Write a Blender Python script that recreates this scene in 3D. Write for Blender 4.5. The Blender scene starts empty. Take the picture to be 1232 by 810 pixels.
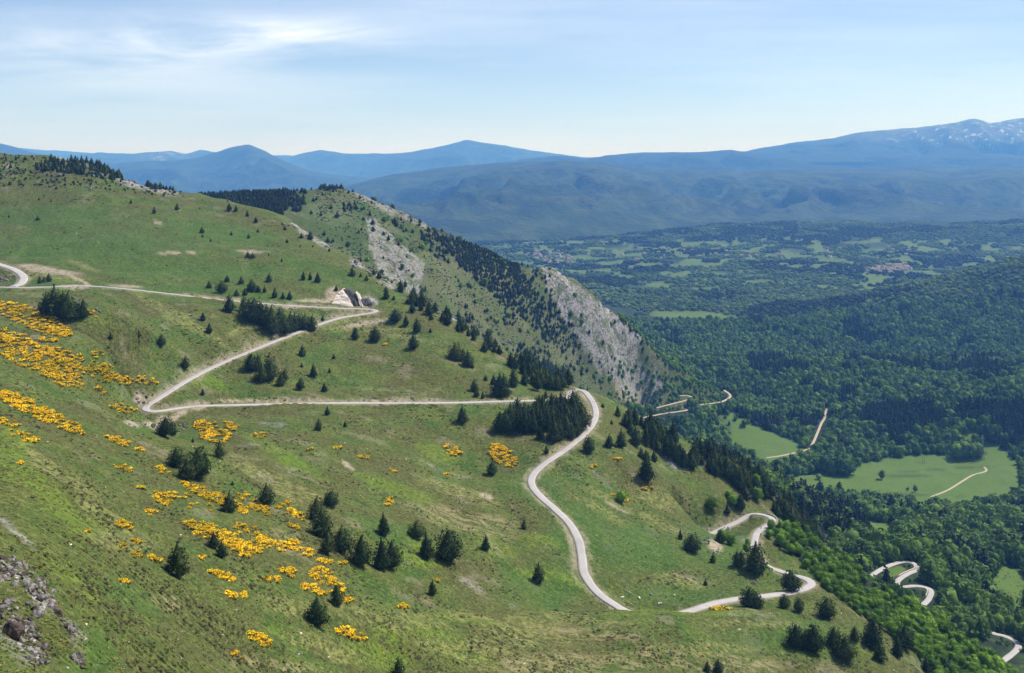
import bpy, math, random
import numpy as np
from math import radians, sin, cos, pi

# ------------------------------------------------------------------ camera, sky, sun
FPX, CX, HZ = 1200.0, 616.0, 200.0        # focal length in photo pixels, centre column, horizon row
SC = bpy.context.scene
COL = SC.collection
cam_d = bpy.data.cameras.new('camera'); cam = bpy.data.objects.new('camera', cam_d); COL.objects.link(cam)
cam.location = (0, 0, 0); cam.rotation_euler = (pi/2, 0, 0)
cam_d.sensor_width = 36; cam_d.lens = 36*FPX/1232; cam_d.shift_y = -(405-HZ)/1232
cam_d.clip_start = 1; cam_d.clip_end = 200000
SC.camera = cam
SUN_EL, SUN_AZ = radians(54), radians(62)   # azimuth measured from +Y towards +X
sdir = (cos(SUN_EL)*sin(SUN_AZ), cos(SUN_EL)*cos(SUN_AZ), sin(SUN_EL))
SUN_STRENGTH, SKY_STRENGTH, EXPOSURE = 4.9, 0.095, 0.47
HAZE_DENSITY, HAZE_COLOR = 0.62e-4, (0.15, 0.41, 1.0, 1)
W = bpy.data.worlds.new('World'); SC.world = W; W.use_nodes = True
nt = W.node_tree; nt.nodes.clear()
def N(t, typ, **kw):
    n = t.nodes.new(typ)
    for k, v in kw.items():
        if hasattr(n, k): setattr(n, k, v)
    return n
sky = N(nt, 'ShaderNodeTexSky', sky_type='NISHITA'); sky.sun_disc = False
sky.sun_elevation = SUN_EL; sky.sun_rotation = SUN_AZ; sky.altitude = 1500; sky.air_density = 1.0; sky.dust_density = 0.2; sky.ozone_density = 3.5
tc = N(nt, 'ShaderNodeTexCoord')
def mapping(t, src, scale, loc=(0,0,0), rot=(0,0,0)):
    m = N(t, 'ShaderNodeMapping'); m.inputs['Scale'].default_value = scale; m.inputs['Location'].default_value = loc
    m.inputs['Rotation'].default_value = rot; t.links.new(src, m.inputs['Vector']); return m.outputs['Vector']
def ramp(t, src, stops, interp='LINEAR'):
    r = N(t, 'ShaderNodeValToRGB'); r.color_ramp.interpolation = interp
    e = r.color_ramp.elements
    while len(e) < len(stops): e.new(0.5)
    for k, (p, c) in enumerate(stops):
        e[k].position = p; e[k].color = c if len(c) == 4 else (*c, 1)
    t.links.new(src, r.inputs['Fac']); return r.outputs['Color']
def mathn(t, op, a, b=None, c=None, clamp=False):
    n = N(t, 'ShaderNodeMath', operation=op); n.use_clamp = clamp
    for i, v in enumerate((a, b, c)):
        if v is None: continue
        if isinstance(v, (int, float)): n.inputs[i].default_value = v
        else: t.links.new(v, n.inputs[i])
    return n.outputs[0]
def mixc(t, fac, a, b, blend='MIX'):
    n = N(t, 'ShaderNodeMix', data_type='RGBA', blend_type=blend)
    for i, v in ((0, fac), (6, a), (7, b)):
        if isinstance(v, (int, float)): n.inputs[i].default_value = v
        elif isinstance(v, (tuple, list)): n.inputs[i].default_value = v if len(v) == 4 else (*v, 1)
        else: t.links.new(v, n.inputs[i])
    return n.outputs[2]
# thin cirrus veils, fixed in the sky: noise over (x/y, z/y) stretched along the horizon, thickest to the upper left
sep = N(nt, 'ShaderNodeSeparateXYZ'); nt.links.new(tc.outputs['Generated'], sep.inputs[0])
ay = mathn(nt, 'ADD', mathn(nt, 'ABSOLUTE', sep.outputs[1]), 0.05)
su = mathn(nt, 'DIVIDE', sep.outputs[0], ay); sv = mathn(nt, 'DIVIDE', mathn(nt, 'MAXIMUM', sep.outputs[2], 0.0), ay)
comb = N(nt, 'ShaderNodeCombineXYZ'); nt.links.new(su, comb.inputs[0]); nt.links.new(sv, comb.inputs[1])
nz = N(nt, 'ShaderNodeTexNoise'); nz.inputs['Scale'].default_value = 1.0; nz.inputs['Detail'].default_value = 10; nz.inputs['Roughness'].default_value = 0.6; nz.inputs['Distortion'].default_value = 0.8
nt.links.new(mapping(nt, comb.outputs[0], (3.6, 26, 1), (2.3, 1.1, 0), (0, 0, radians(-4))), nz.inputs['Vector'])
nz3 = N(nt, 'ShaderNodeTexNoise'); nz3.inputs['Scale'].default_value = 1.0; nz3.inputs['Detail'].default_value = 6; nz3.inputs['Roughness'].default_value = 0.6
nt.links.new(mapping(nt, comb.outputs[0], (1.6, 16, 1), (7.3, 4.1, 0)), nz3.inputs['Vector'])
def blob(u0, v0, ru, rv):
    a = mathn(nt, 'POWER', mathn(nt, 'DIVIDE', mathn(nt, 'SUBTRACT', su, u0), ru), 2); b_ = mathn(nt, 'POWER', mathn(nt, 'DIVIDE', mathn(nt, 'SUBTRACT', sv, v0), rv), 2)
    return mathn(nt, 'MULTIPLY', mathn(nt, 'EXPONENT', mathn(nt, 'MULTIPLY', mathn(nt, 'ADD', a, b_), -1.0)), mathn(nt, 'GREATER_THAN', sep.outputs[1], 0.0))
veil = mathn(nt, 'MULTIPLY', blob(-.38, .108, .22, .028), ramp(nt, nz.outputs[0], [(0.34, (0,0,0)), (0.62, (1,1,1))]))
veil = mathn(nt, 'ADD', veil, mathn(nt, 'MULTIPLY', blob(-.22, .126, .12, .014), ramp(nt, nz.outputs[0], [(0.42, (0,0,0)), (0.62, (1,1,1))])))
veil = mathn(nt, 'ADD', veil, mathn(nt, 'MULTIPLY', ramp(nt, nz3.outputs[0], [(0.42, (0,0,0)), (0.72, (1,1,1))]), .55))
puff = mathn(nt, 'MULTIPLY', mathn(nt, 'MULTIPLY', blob(.5035, .0985, .009, .005), 2.5), ramp(nt, nz.outputs[0], [(0.2, (.5,.5,.5)), (0.6, (1,1,1))]))
CLOUD = mathn(nt, 'MULTIPLY', mathn(nt, 'ADD', veil, puff), .52, clamp=True)
skyt = mixc(nt, 1.0, sky.outputs[0], (1.10, 1.0, 1.03, 1), 'MULTIPLY')
skyc = mixc(nt, CLOUD, skyt, (9.6, 10.0, 10.7, 1))
bg = N(nt, 'ShaderNodeBackground'); bg.inputs['Strength'].default_value = SKY_STRENGTH
nt.links.new(skyc, bg.inputs['Color'])
wo = N(nt, 'ShaderNodeOutputWorld'); nt.links.new(bg.outputs[0], wo.inputs['Surface'])
sl = bpy.data.lights.new('sun', 'SUN'); sl.energy = SUN_STRENGTH; sl.angle = radians(0.53); sl.color = (1.0, 0.965, 0.92)
so = bpy.data.objects.new('sun', sl); COL.objects.link(so)
from mathutils import Vector, Matrix
so.rotation_euler = Vector(sdir).to_track_quat('Z', 'Y').to_euler()
SC.view_settings.view_transform = 'Standard'; SC.view_settings.look = 'None'; SC.view_settings.exposure = EXPOSURE; SC.view_settings.gamma = 1
SC.render.engine = 'CYCLES'
SC.cycles.use_denoising = True
SC.cycles.max_bounces = 5; SC.cycles.diffuse_bounces = 2; SC.cycles.glossy_bounces = 1; SC.cycles.transmission_bounces = 2
SC.cycles.volume_bounces = 1; SC.cycles.transparent_max_bounces = 4
rnd = random.Random(7); rg = np.random.default_rng(11)

# ------------------------------------------------------------------ helpers
def link(name, me, parent=None, mat=None):
    o = bpy.data.objects.new(name, me); COL.objects.link(o)
    if parent is not None: o.parent = parent
    if mat is not None and me is not None and len(me.materials) == 0: me.materials.append(mat)
    return o
def tag(o, label=None, cat=None, group=None, kind=None):
    if label: o['label'] = label
    if cat: o['category'] = cat
    if group: o['group'] = group
    if kind: o['kind'] = kind
    return o
def mesh_np(name, V, F4, mat=None, smooth=False):
    """V (n,3) float array, F4 list/array of equal length faces"""
    me = bpy.data.meshes.new(name); V = np.ascontiguousarray(V, dtype=np.float32); F4 = np.ascontiguousarray(F4, dtype=np.int32)
    k = F4.shape[1]; me.vertices.add(len(V)); me.vertices.foreach_set('co', V.ravel())
    me.loops.add(F4.size); me.loops.foreach_set('vertex_index', F4.ravel())
    me.polygons.add(len(F4)); me.polygons.foreach_set('loop_start', np.arange(0, F4.size, k, dtype=np.int32))
    me.polygons.foreach_set('loop_total', np.full(len(F4), k, dtype=np.int32))
    if smooth: me.polygons.foreach_set('use_smooth', np.ones(len(F4), dtype=bool))
    me.update(calc_edges=True)
    if mat is not None: me.materials.append(mat)
    return me
def _h(ix, iy, seed):
    n = (ix.astype(np.int64)*374761393 + iy.astype(np.int64)*668265263 + seed*1442695041) & 0xffffffff
    n = ((n ^ (n >> 13))*1274126177) & 0xffffffff
    n = n ^ (n >> 16)
    return (n & 0xffff)/65535.0*2*np.pi
def noise(x, y, seed=0):
    ix = np.floor(x); iy = np.floor(y); fx = x-ix; fy = y-iy
    ux = fx*fx*fx*(fx*(fx*6-15)+10); uy = fy*fy*fy*(fy*(fy*6-15)+10)
    def g(a, b):
        t = _h(ix+a, iy+b, seed); return np.cos(t)*(fx-a)+np.sin(t)*(fy-b)
    a = g(0, 0); b = g(1, 0); c = g(0, 1); d = g(1, 1)
    return ((a+(b-a)*ux)+((c+(d-c)*ux)-(a+(b-a)*ux))*uy)*1.5
def fbm(x, y, wl, octs=4, seed=0, gain=0.5):
    s = 0; amp = 1; f = 1/wl
    for k in range(octs):
        s = s+amp*noise(x*f+17.3*k, y*f-9.1*k, seed+k); amp *= gain; f *= 2.03
    return s
def ridged(x, y, wl, octs=4, seed=0, gain=0.5):
    s = 0; amp = 1; f = 1/wl
    for k in range(octs):
        s = s+amp*(1-2*np.abs(noise(x*f+7.3*k, y*f+3.1*k, seed+k))); amp *= gain; f *= 2.1
    return s
def sstep(a, b, x):
    t = np.clip((x-a)/(b-a), 0, 1); return t*t*(3-2*t)

# ------------------------------------------------------------------ roads: photo column, photo row, forward distance
ROADS = {
 'main': [(-90,342,724),(-40,344,714),(0,345.5,708),(20,346,706),(50,345.5,712),(100,344,727),(145,347,733),(200,353,742),(260,360,752),(340,367,765),(400,370.5,784),(430,371.5,796),(447,372.5,804),(452,374.5,803),(446,376.5,796),(430,379,786),(400,385,766),(350,403,718),(300,423,674),(260,440,645),(230,455,617),(205,470,592),(188,481,576),(177,488,568),(175,492.5,563),(182,495,561),(195,494,565),(215,491,575),(240,488.5,586),(300,487,603),(400,485,627),(480,485,645),(550,484.5,663),(600,483,677),(650,482,693),(672,481,705),(683,478,722),(686,472,742),(694,469,750),(704,472,742),(713,484,718),(717,497,693),(713,510,667),(700,525,641),(680,541,616),(655,558,590),(641,572,573),(640,584,560),(650,597,546),(668,613,530),(685,630,513),(696,650,495),(700,670,480),(703,690,465),(718,712,452),(745,731,440),(770,741,437),(800,743,441),(830,735,452),(855,727,462),(885,721,471),(920,717,480),(950,713,490),(968,708,497),(976,702,505),(968,696,513),(950,691,520),(935,686,532),(922,681,550),(912,671,568),(907,657,585),(911,641,604),(925,631,622),(929,624,636),(916,619,648),(903,619,655),(893,625,652),(878,632,645),(858,641,636),(838,650,628)],
 'upper': [(-60,304,850),(-20,313,815),(0,318.5,795),(18,325,775),(28,333,752),(25,341,725),(14,345,709)],
 'low': [(1000,745,700),(1022,728,750),(1040,708,785),(1049,693,803),(1062,684,820),(1080,677,836),(1092,675.5,842),(1102,680,836),(1104,685,824),(1093,690,812),(1083,696,800),(1079,702,792),(1086,706,787),(1100,705,790),(1112,706.5,789),(1120,711,783),(1117,721,768),(1108,731,750),(1108,742,735),(1130,752,735),(1165,758,745),(1188,760,750),(1198,763,745),(1210,766,741),(1222,772,733),(1225,779,724),(1216,788,710),(1200,800,690)],
}
VZ = 482.0
def vly(px, py, z=VZ): return (px, py, FPX*z/(py-HZ))
VROADS = {
 'v1': [(772,503,1740),(787,500,1755),(800,497.5,1768),(815,495.5,1782),(826,493.5,1795),(822,491,1806)],
 'v2': [(790,491,1795),(803,487.5,1806),(815,484.5,1818),(826,481.5,1832),(832,479,1842),(827,476,1850),(817,476.5,1846)],
 'v3': [(842,487,1850),(858,485.2,1868),(868,483.5,1884),(877,479,1908),(878,475,1930),(871,469.5,1950)],
 'v4': [vly(922,551),vly(940,548.5),vly(958,544.5),vly(971,541),vly(977,535),vly(983,522),vly(988,510),vly(992,503),vly(993,497),vly(996,490)],
 'v5': [vly(1120,598),vly(1140,590),vly(1158,579),vly(1170,572),vly(1186,567),vly(1184,562)],
}
# ------------------------------------------------------------------ the relief: rows seen at (column, distance), spread smoothly between
CP = [
 # foreground slope
 (0,1000,55),(300,1050,55),(616,1100,55),(1000,1150,55),(1300,1150,55),(0,1500,28),(616,1600,28),(1300,1600,28),
 (-150,900,100),(0,812,110),(60,812,122),(100,812,136),(0,765,128),(50,780,135),(-150,750,150),(0,705,152),(-150,650,200),(0,655,190),(0,600,232),(-150,560,260),(0,550,280),(0,500,335),(-150,480,380),(0,440,420),
 (-150,410,520),(0,400,510),(0,375,590),(60,375,600),(100,390,580),(100,430,500),(100,480,440),(150,810,170),(100,740,165),(150,740,200),(150,680,240),(150,620,290),(150,560,365),(110,520,390),
 (200,522,470),(150,512,480),(178,504,532),(160,501,545),(195,506,532),(140,497,545),(120,489,552),(215,506,530),(165,512,505),(300,810,240),(300,740,275),(300,680,310),(300,620,360),(300,560,440),(300,520,520),(450,810,300),(450,740,330),(450,680,375),(450,620,430),(450,560,520),(450,520,570),
 (600,810,330),(600,740,382),(600,680,440),(600,620,505),(560,560,580),(600,520,630),(700,560,600),(700,600,560),
 (680,740,402),(745,733.5,416),(800,734,424),(855,733.5,432),(905,735,440),(950,739,452),(745,760,390),(745,810,350),(900,770,412),(900,810,385),(1000,770,432),(1000,810,408),(800,738,434),
 (1010,730,478),(1045,757,478),(1090,780,478),(1110,812,450),(1130,830,470),(1200,860,440),
 (760,690,480),(820,690,495),(880,690,515),(760,640,540),(820,640,570),(760,590,600),(820,590,625),(870,600,660),(880,665,560),(940,700,520),
 (925,672,526),(912,665,541),(898,672,532),
 (800,560,680),(760,530,680),(850,570,690),(900,600,695),
 (620,650,480),(640,700,440),(670,730,420),
 # above the roads
 (100,450,480),(130,420,540),(170,400,600),(150,370,690),(220,400,660),(250,375,705),(320,395,710),(220,430,630),(300,455,640),(400,455,680),(500,450,710),(500,420,735),(560,440,735),(620,460,735),(450,400,770),(400,430,705),(540,410,770),(350,470,630),
 (50,325,770),(100,320,800),(200,330,800),(300,345,800),(380,350,815),(0,300,850),(100,300,850),(200,300,860),(300,310,870),(400,325,870),
 (0,260,950),(100,260,950),(200,265,960),(300,280,960),(370,295,945),(0,225,1040),(100,228,1030),(180,238,1030),(240,248,1040),(300,258,1030),
 (0,205,1100),(60,206,1100),(-150,200,1100),(-150,180,1250),(-150,185,1500),(-100,330,800),(-150,260,950),
 (0,186,1190),(40,188,1190),(70,190,1190),(110,200,1180),(150,218,1150),(180,226,1130),(215,233,1110),(250,237,1095),
 (300,248,1070),(345,262,1045),(380,286,1000),(420,308,965),(450,328,935),(475,344,912),(520,370,880),(560,392,850),(600,418,822),(640,442,795),(665,456,780),(682,466,765),
 (0,215,1350),(100,235,1350),(180,262,1280),(240,262,1220),(300,285,1190),(345,300,1160),(380,335,1110),(450,385,1060),(520,435,1010),(600,480,960),(660,505,900),
 # crest of the lower spur
 (735,487,775),(770,505,770),(800,518,765),(850,545,755),(880,556,750),(900,572,745),(940,600,735),(970,628,720),(1000,655,700),(1035,690,640),(1070,712,610),(1110,738,590),(1150,765,585),(1190,792,580),(1240,822,570),(1350,880,550),
 (930,625,665),(960,650,640),(990,690,570),(1030,722,530),
 (735,530,860),(800,580,860),(850,610,860),(900,640,860),(940,670,850),(1000,730,800),(1060,760,730),(1110,800,690),
 # lower right: knoll with hairpins, woods
 (1140,742,740),(1170,760,720),(1240,800,680),(1350,820,680),(1150,715,850),(1200,735,830),(1240,745,800),(1350,740,800),(1050,668,880),(1100,668,880),(1130,680,900),(1200,695,930),(1260,700,930),
 (1050,650,1000),(1100,650,1020),(1200,660,1050),(1350,660,1000),(1020,632,1150),(1100,632,1180),(1200,632,1200),(1350,630,1200),
 (960,600,1120),(900,570,1100),(860,560,1050),(800,540,1080),(750,520,1150),(700,500,1150),
 vly(960,590),vly(1050,600),vly(1150,602),vly(1240,598,475),vly(1350,590,470),vly(1000,572),vly(1100,572),vly(1200,565,478),vly(1350,560,465),vly(950,555),vly(1050,550),vly(1150,545,478),vly(1240,535,470),
 vly(860,530),vly(900,530),vly(950,528),vly(860,505),vly(900,500),vly(830,510),vly(780,520),
 # wooded rise and upper valley
 (960,495,1930),(1020,505,1840),(1100,510,1760),(1180,510,1720),(1260,500,1720),(1350,490,1720),(1000,470,2020),(1060,465,2050),(1140,460,2050),(1240,455,2050),(940,470,2080),(1350,440,2050),
 (960,440,2230),(1040,433,2260),(1120,435,2280),(1240,430,2280),(1350,415,2280),(900,450,2200),(1040,440,2500),(1160,437,2500),
 vly(850,430,475),vly(850,400,470),vly(1000,400,465),(1140,400,2760),(1240,395,2700),(1350,390,2700),vly(950,380,455),vly(800,372,470),vly(900,372,465),
 (1000,365,3150),(1100,350,3150),(1160,336,3200),(1240,306,3350),(1350,290,3400),(1080,345,3500),(1180,335,3700),(1240,330,3700),(1350,320,3800),(980,358,3600),
 vly(760,345,470),vly(850,345,468),vly(920,345,462),vly(700,330,470),vly(850,320,455),vly(1000,325,455),vly(1100,325,460),vly(1240,320,455),
 vly(640,308,475),vly(700,305,465),vly(800,300,450),vly(900,295,440),vly(1000,300,430),vly(1150,295,420),vly(1300,290,400),
 vly(640,296,470),(750,283,6100),(850,272,6300),(950,268,6400),(1100,270,6200),(1300,265,6000),(600,290,6500),(700,292,6700),(800,283,6800),(900,275,7000),(1100,272,7000),(1300,270,7000),
 (400,290,6500),(200,290,6500),(0,290,6500),(-150,290,6500),(500,330,3800),(300,330,3000),(100,330,3000),(-150,330,3000),(0,280,1700),(-150,250,1700),(550,390,2300),(650,400,2400),(720,420,2400),(400,360,2300),(200,330,2000),
 # middle ridge
 (400,262,1440),(420,300,1390),(460,330,1370),(480,300,1460),(500,350,1400),(540,360,1430),(560,400,1430),(600,405,1490),(640,440,1520),(620,450,1450),(690,466,1620),(560,330,1560),(600,350,1590),(640,370,1640),(640,400,1580),(700,430,1690),(740,450,1740),(700,400,1720),(740,420,1790),(760,472,1790),(790,488,1800),(770,490,1780),(815,500,1760),(800,478,1825),(850,492,1830),
 (500,280,1560),(560,305,1620),(600,325,1640),(450,260,1540),(350,255,1400),(300,262,1400),(350,245,1480),
 (200,252,1420),(240,236,1480),(300,233,1530),(345,231,1560),(380,228,1590),(400,226,1600),(425,231,1620),(450,240,1640),(475,251,1650),(500,263,1665),(530,278,1680),(560,291,1700),(590,304,1720),(615,318,1735),(632,322,1745),(648,320,1755),(663,322,1762),(680,331,1770),(700,346,1780),(725,364,1800),(750,381,1815),(775,402,1840),(800,422,1865),(825,442,1890),(850,462,1915),(868,478,1925),
 (240,280,1700),(345,275,1800),(400,270,1850),(450,280,1880),(500,300,1900),(560,330,1950),(632,352,2000),(663,365,2020),(700,390,2060),(750,420,2100),(800,452,2120),(850,480,2100),
 (655,345,1710),(700,372,1735),(740,402,1770),(790,440,1830),(830,465,1880),
]
pts = list(CP)
CREST = [(240,236,1480),(300,233,1530),(345,231,1560),(400,226,1600),(425,231,1620),(450,240,1640),(475,251,1650),(500,263,1665),(530,278,1680),(560,291,1700),(590,304,1720),(615,318,1735),(640,321,1748),(663,323,1762),(680,331,1770),(700,346,1780),(725,364,1800),(750,381,1815),(775,402,1840),(800,422,1865),(825,442,1890),(850,462,1915)]
for a_, b_, c_ in CREST: pts += [(a_, b_+5, c_+45), (a_, b_+16, c_+110)]
for k, rd in list(ROADS.items())+list(VROADS.items()):
    pts += rd
P = np.array([((p[0]-CX)/FPX, math.log(p[2]), p[1]) for p in pts])
def tps_fit(P, lam):
    n = len(P); d = np.hypot(P[:, None, 0]-P[None, :, 0], P[:, None, 1]-P[None, :, 1])
    K = d*d*np.log(d+1e-9); K[np.arange(n), np.arange(n)] = lam
    A = np.zeros((n+3, n+3)); A[:n, :n] = K; A[:n, n] = 1; A[:n, n+1] = P[:, 0]; A[:n, n+2] = P[:, 1]; A[n:, :n] = A[:n, n:].T
    b = np.zeros(n+3); b[:n] = P[:, 2]
    return np.linalg.solve(A, b)
wts = tps_fit(P, 1.5e-4)
NU = 860
us = np.linspace((-130-CX)/FPX, (1370-CX)/FPX, NU)
Ls = np.concatenate([np.arange(math.log(30), math.log(250), 0.012), np.arange(math.log(250), math.log(840), 0.0048),
                     np.arange(math.log(840), math.log(2150), 0.0075), np.arange(math.log(2150), math.log(7000), 0.016)])
NY = len(Ls)
UU, LL = np.meshgrid(us, Ls, indexing='ij')
YY = np.exp(LL); XX = UU*YY
# evaluate on a coarser lattice, then refine bicubically-ish (linear on a fine enough lattice)
cu = np.linspace(us[0], us[-1], 290); cL = np.linspace(Ls[0], Ls[-1], 560)
R0 = np.zeros((len(cu), len(cL)))
for i, u in enumerate(cu):
    d = (u-P[:, 0])[None, :]**2+(cL[:, None]-P[None, :, 1])**2
    R0[i] = (0.5*d*np.log(d+1e-18))@wts[:len(P)]+wts[-3]+wts[-2]*u+wts[-1]*cL
def lerp_grid(G, a, b):
    fa = np.clip(a, 0, G.shape[0]-1.001); fb = np.clip(b, 0, G.shape[1]-1.001)
    ia = fa.astype(int); ib = fb.astype(int); ta = fa-ia; tb = fb-ib
    return (G[ia, ib]*(1-ta)+G[ia+1, ib]*ta)*(1-tb)+(G[ia, ib+1]*(1-ta)+G[ia+1, ib+1]*ta)*tb
RR = lerp_grid(R0, (UU-cu[0])/(cu[1]-cu[0]), (LL-cL[0])/(cL[1]-cL[0]))
ZZ = -(RR-HZ)/FPX*YY
PXg = UU*FPX+CX
# relief detail
farw = sstep(1000, 2500, YY)
ZZ += (fbm(XX, YY, 45, 4, 3)*1.7 + (ridged(XX*.55-YY*.8, (XX*.8+YY*.55)*.3, 60, 3, 19)-1)*1.3*(1-sstep(900, 1250, YY)) + fbm(XX, YY, 9, 3, 9)*0.32)*(1-0.5*farw)*sstep(40, 300, YY)
ZZ += ridged(XX*0.9+YY*0.45, YY*0.6-XX*0.3, 90, 3, 21)*1.2*sstep(900, 1150, YY)*(1-sstep(1150, 1300, YY))
# rocky ribs on the middle ridge, gullies running down its face
def inpoly(px, py, poly):
    inside = np.zeros(px.shape, bool); n = len(poly)
    for i in range(n):
        x1, y1 = poly[i]; x2, y2 = poly[(i+1) % n]
        c = ((y1 > py) != (y2 > py)) & (px < (x2-x1)*(py-y1)/((y2-y1) if y2 != y1 else 1e-9)+x1)
        inside ^= c
    return inside
RIDGE_Y = (YY > 1330) & (YY < 2100) & (PXg > 330) & (PXg < 880)
ribs = ridged(XX*0.8+YY*0.6, (YY*0.8-XX*0.6)*0.35, 85, 4, 33)
rw = sstep(1340, 1440, YY)*(1-sstep(1950, 2080, YY))*sstep(380, 470, PXg)*(1-sstep(840, 880, PXg))
scr = inpoly(PXg, HZ-ZZ/YY*FPX, [(425,250),(520,285),(640,322),(700,338),(790,400),(870,490),(780,495),(640,440),(520,370),(450,330)])
ZZ += (ridged(XX*.8+YY*.6, (YY*.8-XX*.6)*.5, 22, 3, 35)-1)*rw*scr*2.6*(.35+.65*(PXg > 640))
ZZ += (ribs-1.15)*rw*(3.0+8.5*sstep(560, 740, PXg)*(1-sstep(800, 860, PXg)))
ZZ += fbm(XX, YY, 260, 4, 55)*14*sstep(3000, 4500, YY)
ZZ += fbm(XX, YY, 120, 3, 57)*7*sstep(2000, 2500, YY)*(1-0.5*sstep(3000, 4500, YY))

# ------------------------------------------------------------------ carve the roads into the slopes
def catmull(pts, step):
    pts = np.array(pts, float); out = []
    ext = np.vstack([2*pts[0]-pts[1], pts, 2*pts[-1]-pts[-2]])
    for i in range(1, len(ext)-2):
        p0, p1, p2, p3 = ext[i-1:i+3]; n = max(2, int(np.linalg.norm(p2-p1)/step))
        t = np.linspace(0, 1, n, endpoint=False)[:, None]
        out.append(0.5*((2*p1)+(-p0+p2)*t+(2*p0-5*p1+4*p2-p3)*t*t+(-p0+3*p1-3*p2+p3)*t**3))
    out.append(pts[-1:]); return np.vstack(out)
def road_line(rd, smooth=6):
    w = [((p[0]-CX)/FPX*p[2], p[2], -(p[1]-HZ)/FPX*p[2]) for p in rd]
    L = catmull(w, 1.2)
    for _ in range(smooth):
        L[1:-1, 2] = (L[:-2, 2]+L[1:-1, 2]*2+L[2:, 2])/4
    return L
LINES = {k: road_line(v) for k, v in ROADS.items()}
LINES.update({k: road_line(v) for k, v in VROADS.items()})
HALF = {'main': 2.15, 'upper': 3.0, 'low': 2.25, 'v1': 2.6, 'v2': 2.6, 'v3': 2.6, 'v4': 2.2, 'v5': 1.6}
RD = np.full(ZZ.shape, 1e3); RZ = np.zeros(ZZ.shape)
def carve(L, half, rad=16):
    for p in L[::1]:
        u = p[0]/p[1]; i0 = np.searchsorted(us, u-rad/p[1]); i1 = np.searchsorted(us, u+rad/p[1])
        j0 = np.searchsorted(Ls, math.log(p[1]-rad)); j1 = np.searchsorted(Ls, math.log(p[1]+rad))
        sl_ = (slice(i0, i1), slice(j0, j1))
        d = np.hypot(XX[sl_]-p[0], YY[sl_]-p[1])-half
        m = d < RD[sl_]
        RD[sl_] = np.where(m, d, RD[sl_]); RZ[sl_] = np.where(m, p[2], RZ[sl_])
for k, L in LINES.items(): carve(L, HALF[k], 16 if k[0] != 'v' else 20)
dz = ZZ-RZ
bl = 1.2+np.abs(dz)*np.where(dz > 0, 1.0, 1.5)
wr = np.where(RD > 900, 1, sstep(0, 1, (RD-0.9)/np.maximum(bl, 0.6)))
ZZ = np.where(RD < 900, (RZ-0.22)*(1-wr)+ZZ*wr, ZZ)
RV = HZ-ZZ/YY*FPX               # photo row of every lattice point
CUM = np.minimum.accumulate(RV, axis=1)   # skyline so far along each column: hidden where RV > CUM

def column(px): return np.clip((np.asarray(px, float)-CX)/FPX, us[0], us[-1])
GY = np.exp(Ls)
def cast(px, py, ymin=60):
    """first ground point met by the sight line: returns X, Y, Z arrays"""
    px = np.atleast_1d(np.asarray(px, float)); py = np.atleast_1d(np.asarray(py, float)); o = np.zeros((len(px), 3))
    fi = (column(px)-us[0])/(us[1]-us[0])
    for k in range(len(px)):
        i = int(fi[k]); t = fi[k]-i; i2 = min(i+1, NU-1)
        col = RV[i]*(1-t)+RV[i2]*t
        j = np.argmax((col <= py[k]) & (GY >= ymin))
        if col[j] > py[k] or j == 0:
            j = int(np.argmin(col)); y = math.exp(Ls[j]); f = 0.0; j0 = j
            z = -(col[j]-HZ)/FPX*y
        else:
            f = (col[j-1]-py[k])/max(col[j-1]-col[j], 1e-6); y = math.exp(Ls[j-1]+(Ls[j]-Ls[j-1])*f)
            z = -(py[k]-HZ)/FPX*y
        o[k] = ((px[k]-CX)/FPX*y, y, z)
    return o
def ground(x, y):
    a = (x/y-us[0])/(us[1]-us[0]); b = np.interp(np.log(y), Ls, np.arange(NY)); return lerp_grid(ZZ, a, b)
def look(G, x, y):
    a = (x/y-us[0])/(us[1]-us[0]); b = np.interp(np.log(y), Ls, np.arange(NY)); return lerp_grid(G, a, b)
def normal_at(x, y, e=4.0):
    return np.array([-(ground(x+e, y)-ground(x-e, y))/(2*e), -(ground(x, y+e)-ground(x, y-e))/(2*e), np.ones_like(x)])

# ------------------------------------------------------------------ painted growth masks (world-fixed vertex data)
wx = fbm(XX, YY, 22, 4, 71)*9*300/np.maximum(YY, 200); wy = fbm(XX, YY, 22, 4, 81)*5*300/np.maximum(YY, 200)
def ell(cx, cy, rx, ry, ang=0, soft=0.35, y0=0, y1=1290, G=None, warp=1.0):
    a = radians(ang); dx = PXg+wx*warp-cx; dy = RV+wy*warp-cy
    q = np.hypot((dx*cos(a)+dy*sin(a))/rx, (-dx*sin(a)+dy*cos(a))/ry)
    return (1-sstep(1-soft, 1+soft, q))*((YY > y0) & (YY < y1))
def add(M, v, k=1.0): np.maximum(M, v*k, out=M)
lime = np.zeros(ZZ.shape); dry = np.zeros(ZZ.shape); soil = np.zeros(ZZ.shape); rock = np.zeros(ZZ.shape)
lush = np.zeros(ZZ.shape); heath = np.zeros(ZZ.shape); wood = np.zeros(ZZ.shape); mead = np.zeros(ZZ.shape)
for e in [(15,560,30,22,40),(60,600,50,14,42),(95,630,30,12,25),(75,690,26,10,25),(110,720,20,5,20),(515,663,26,8,30),(500,672,34,6,18),(522,763,30,8,18),(560,790,40,5,15),(455,790,40,16,10),(470,765,30,12,20),(370,565,35,6,30),(350,555,20,8,25),(330,540,40,8,25),(650,650,25,8,10),(640,690,22,6,10),(560,745,45,5,8),(755,740,26,3,0),(850,737,80,3,2),(480,590,50,8,20),(525,545,30,10,20),(330,760,14,6,20),(690,700,40,5,20),(20,530,20,16,45),(600,660,25,8,20),(250,460,24,8,20)]:
    add(lime, ell(*e))
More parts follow.
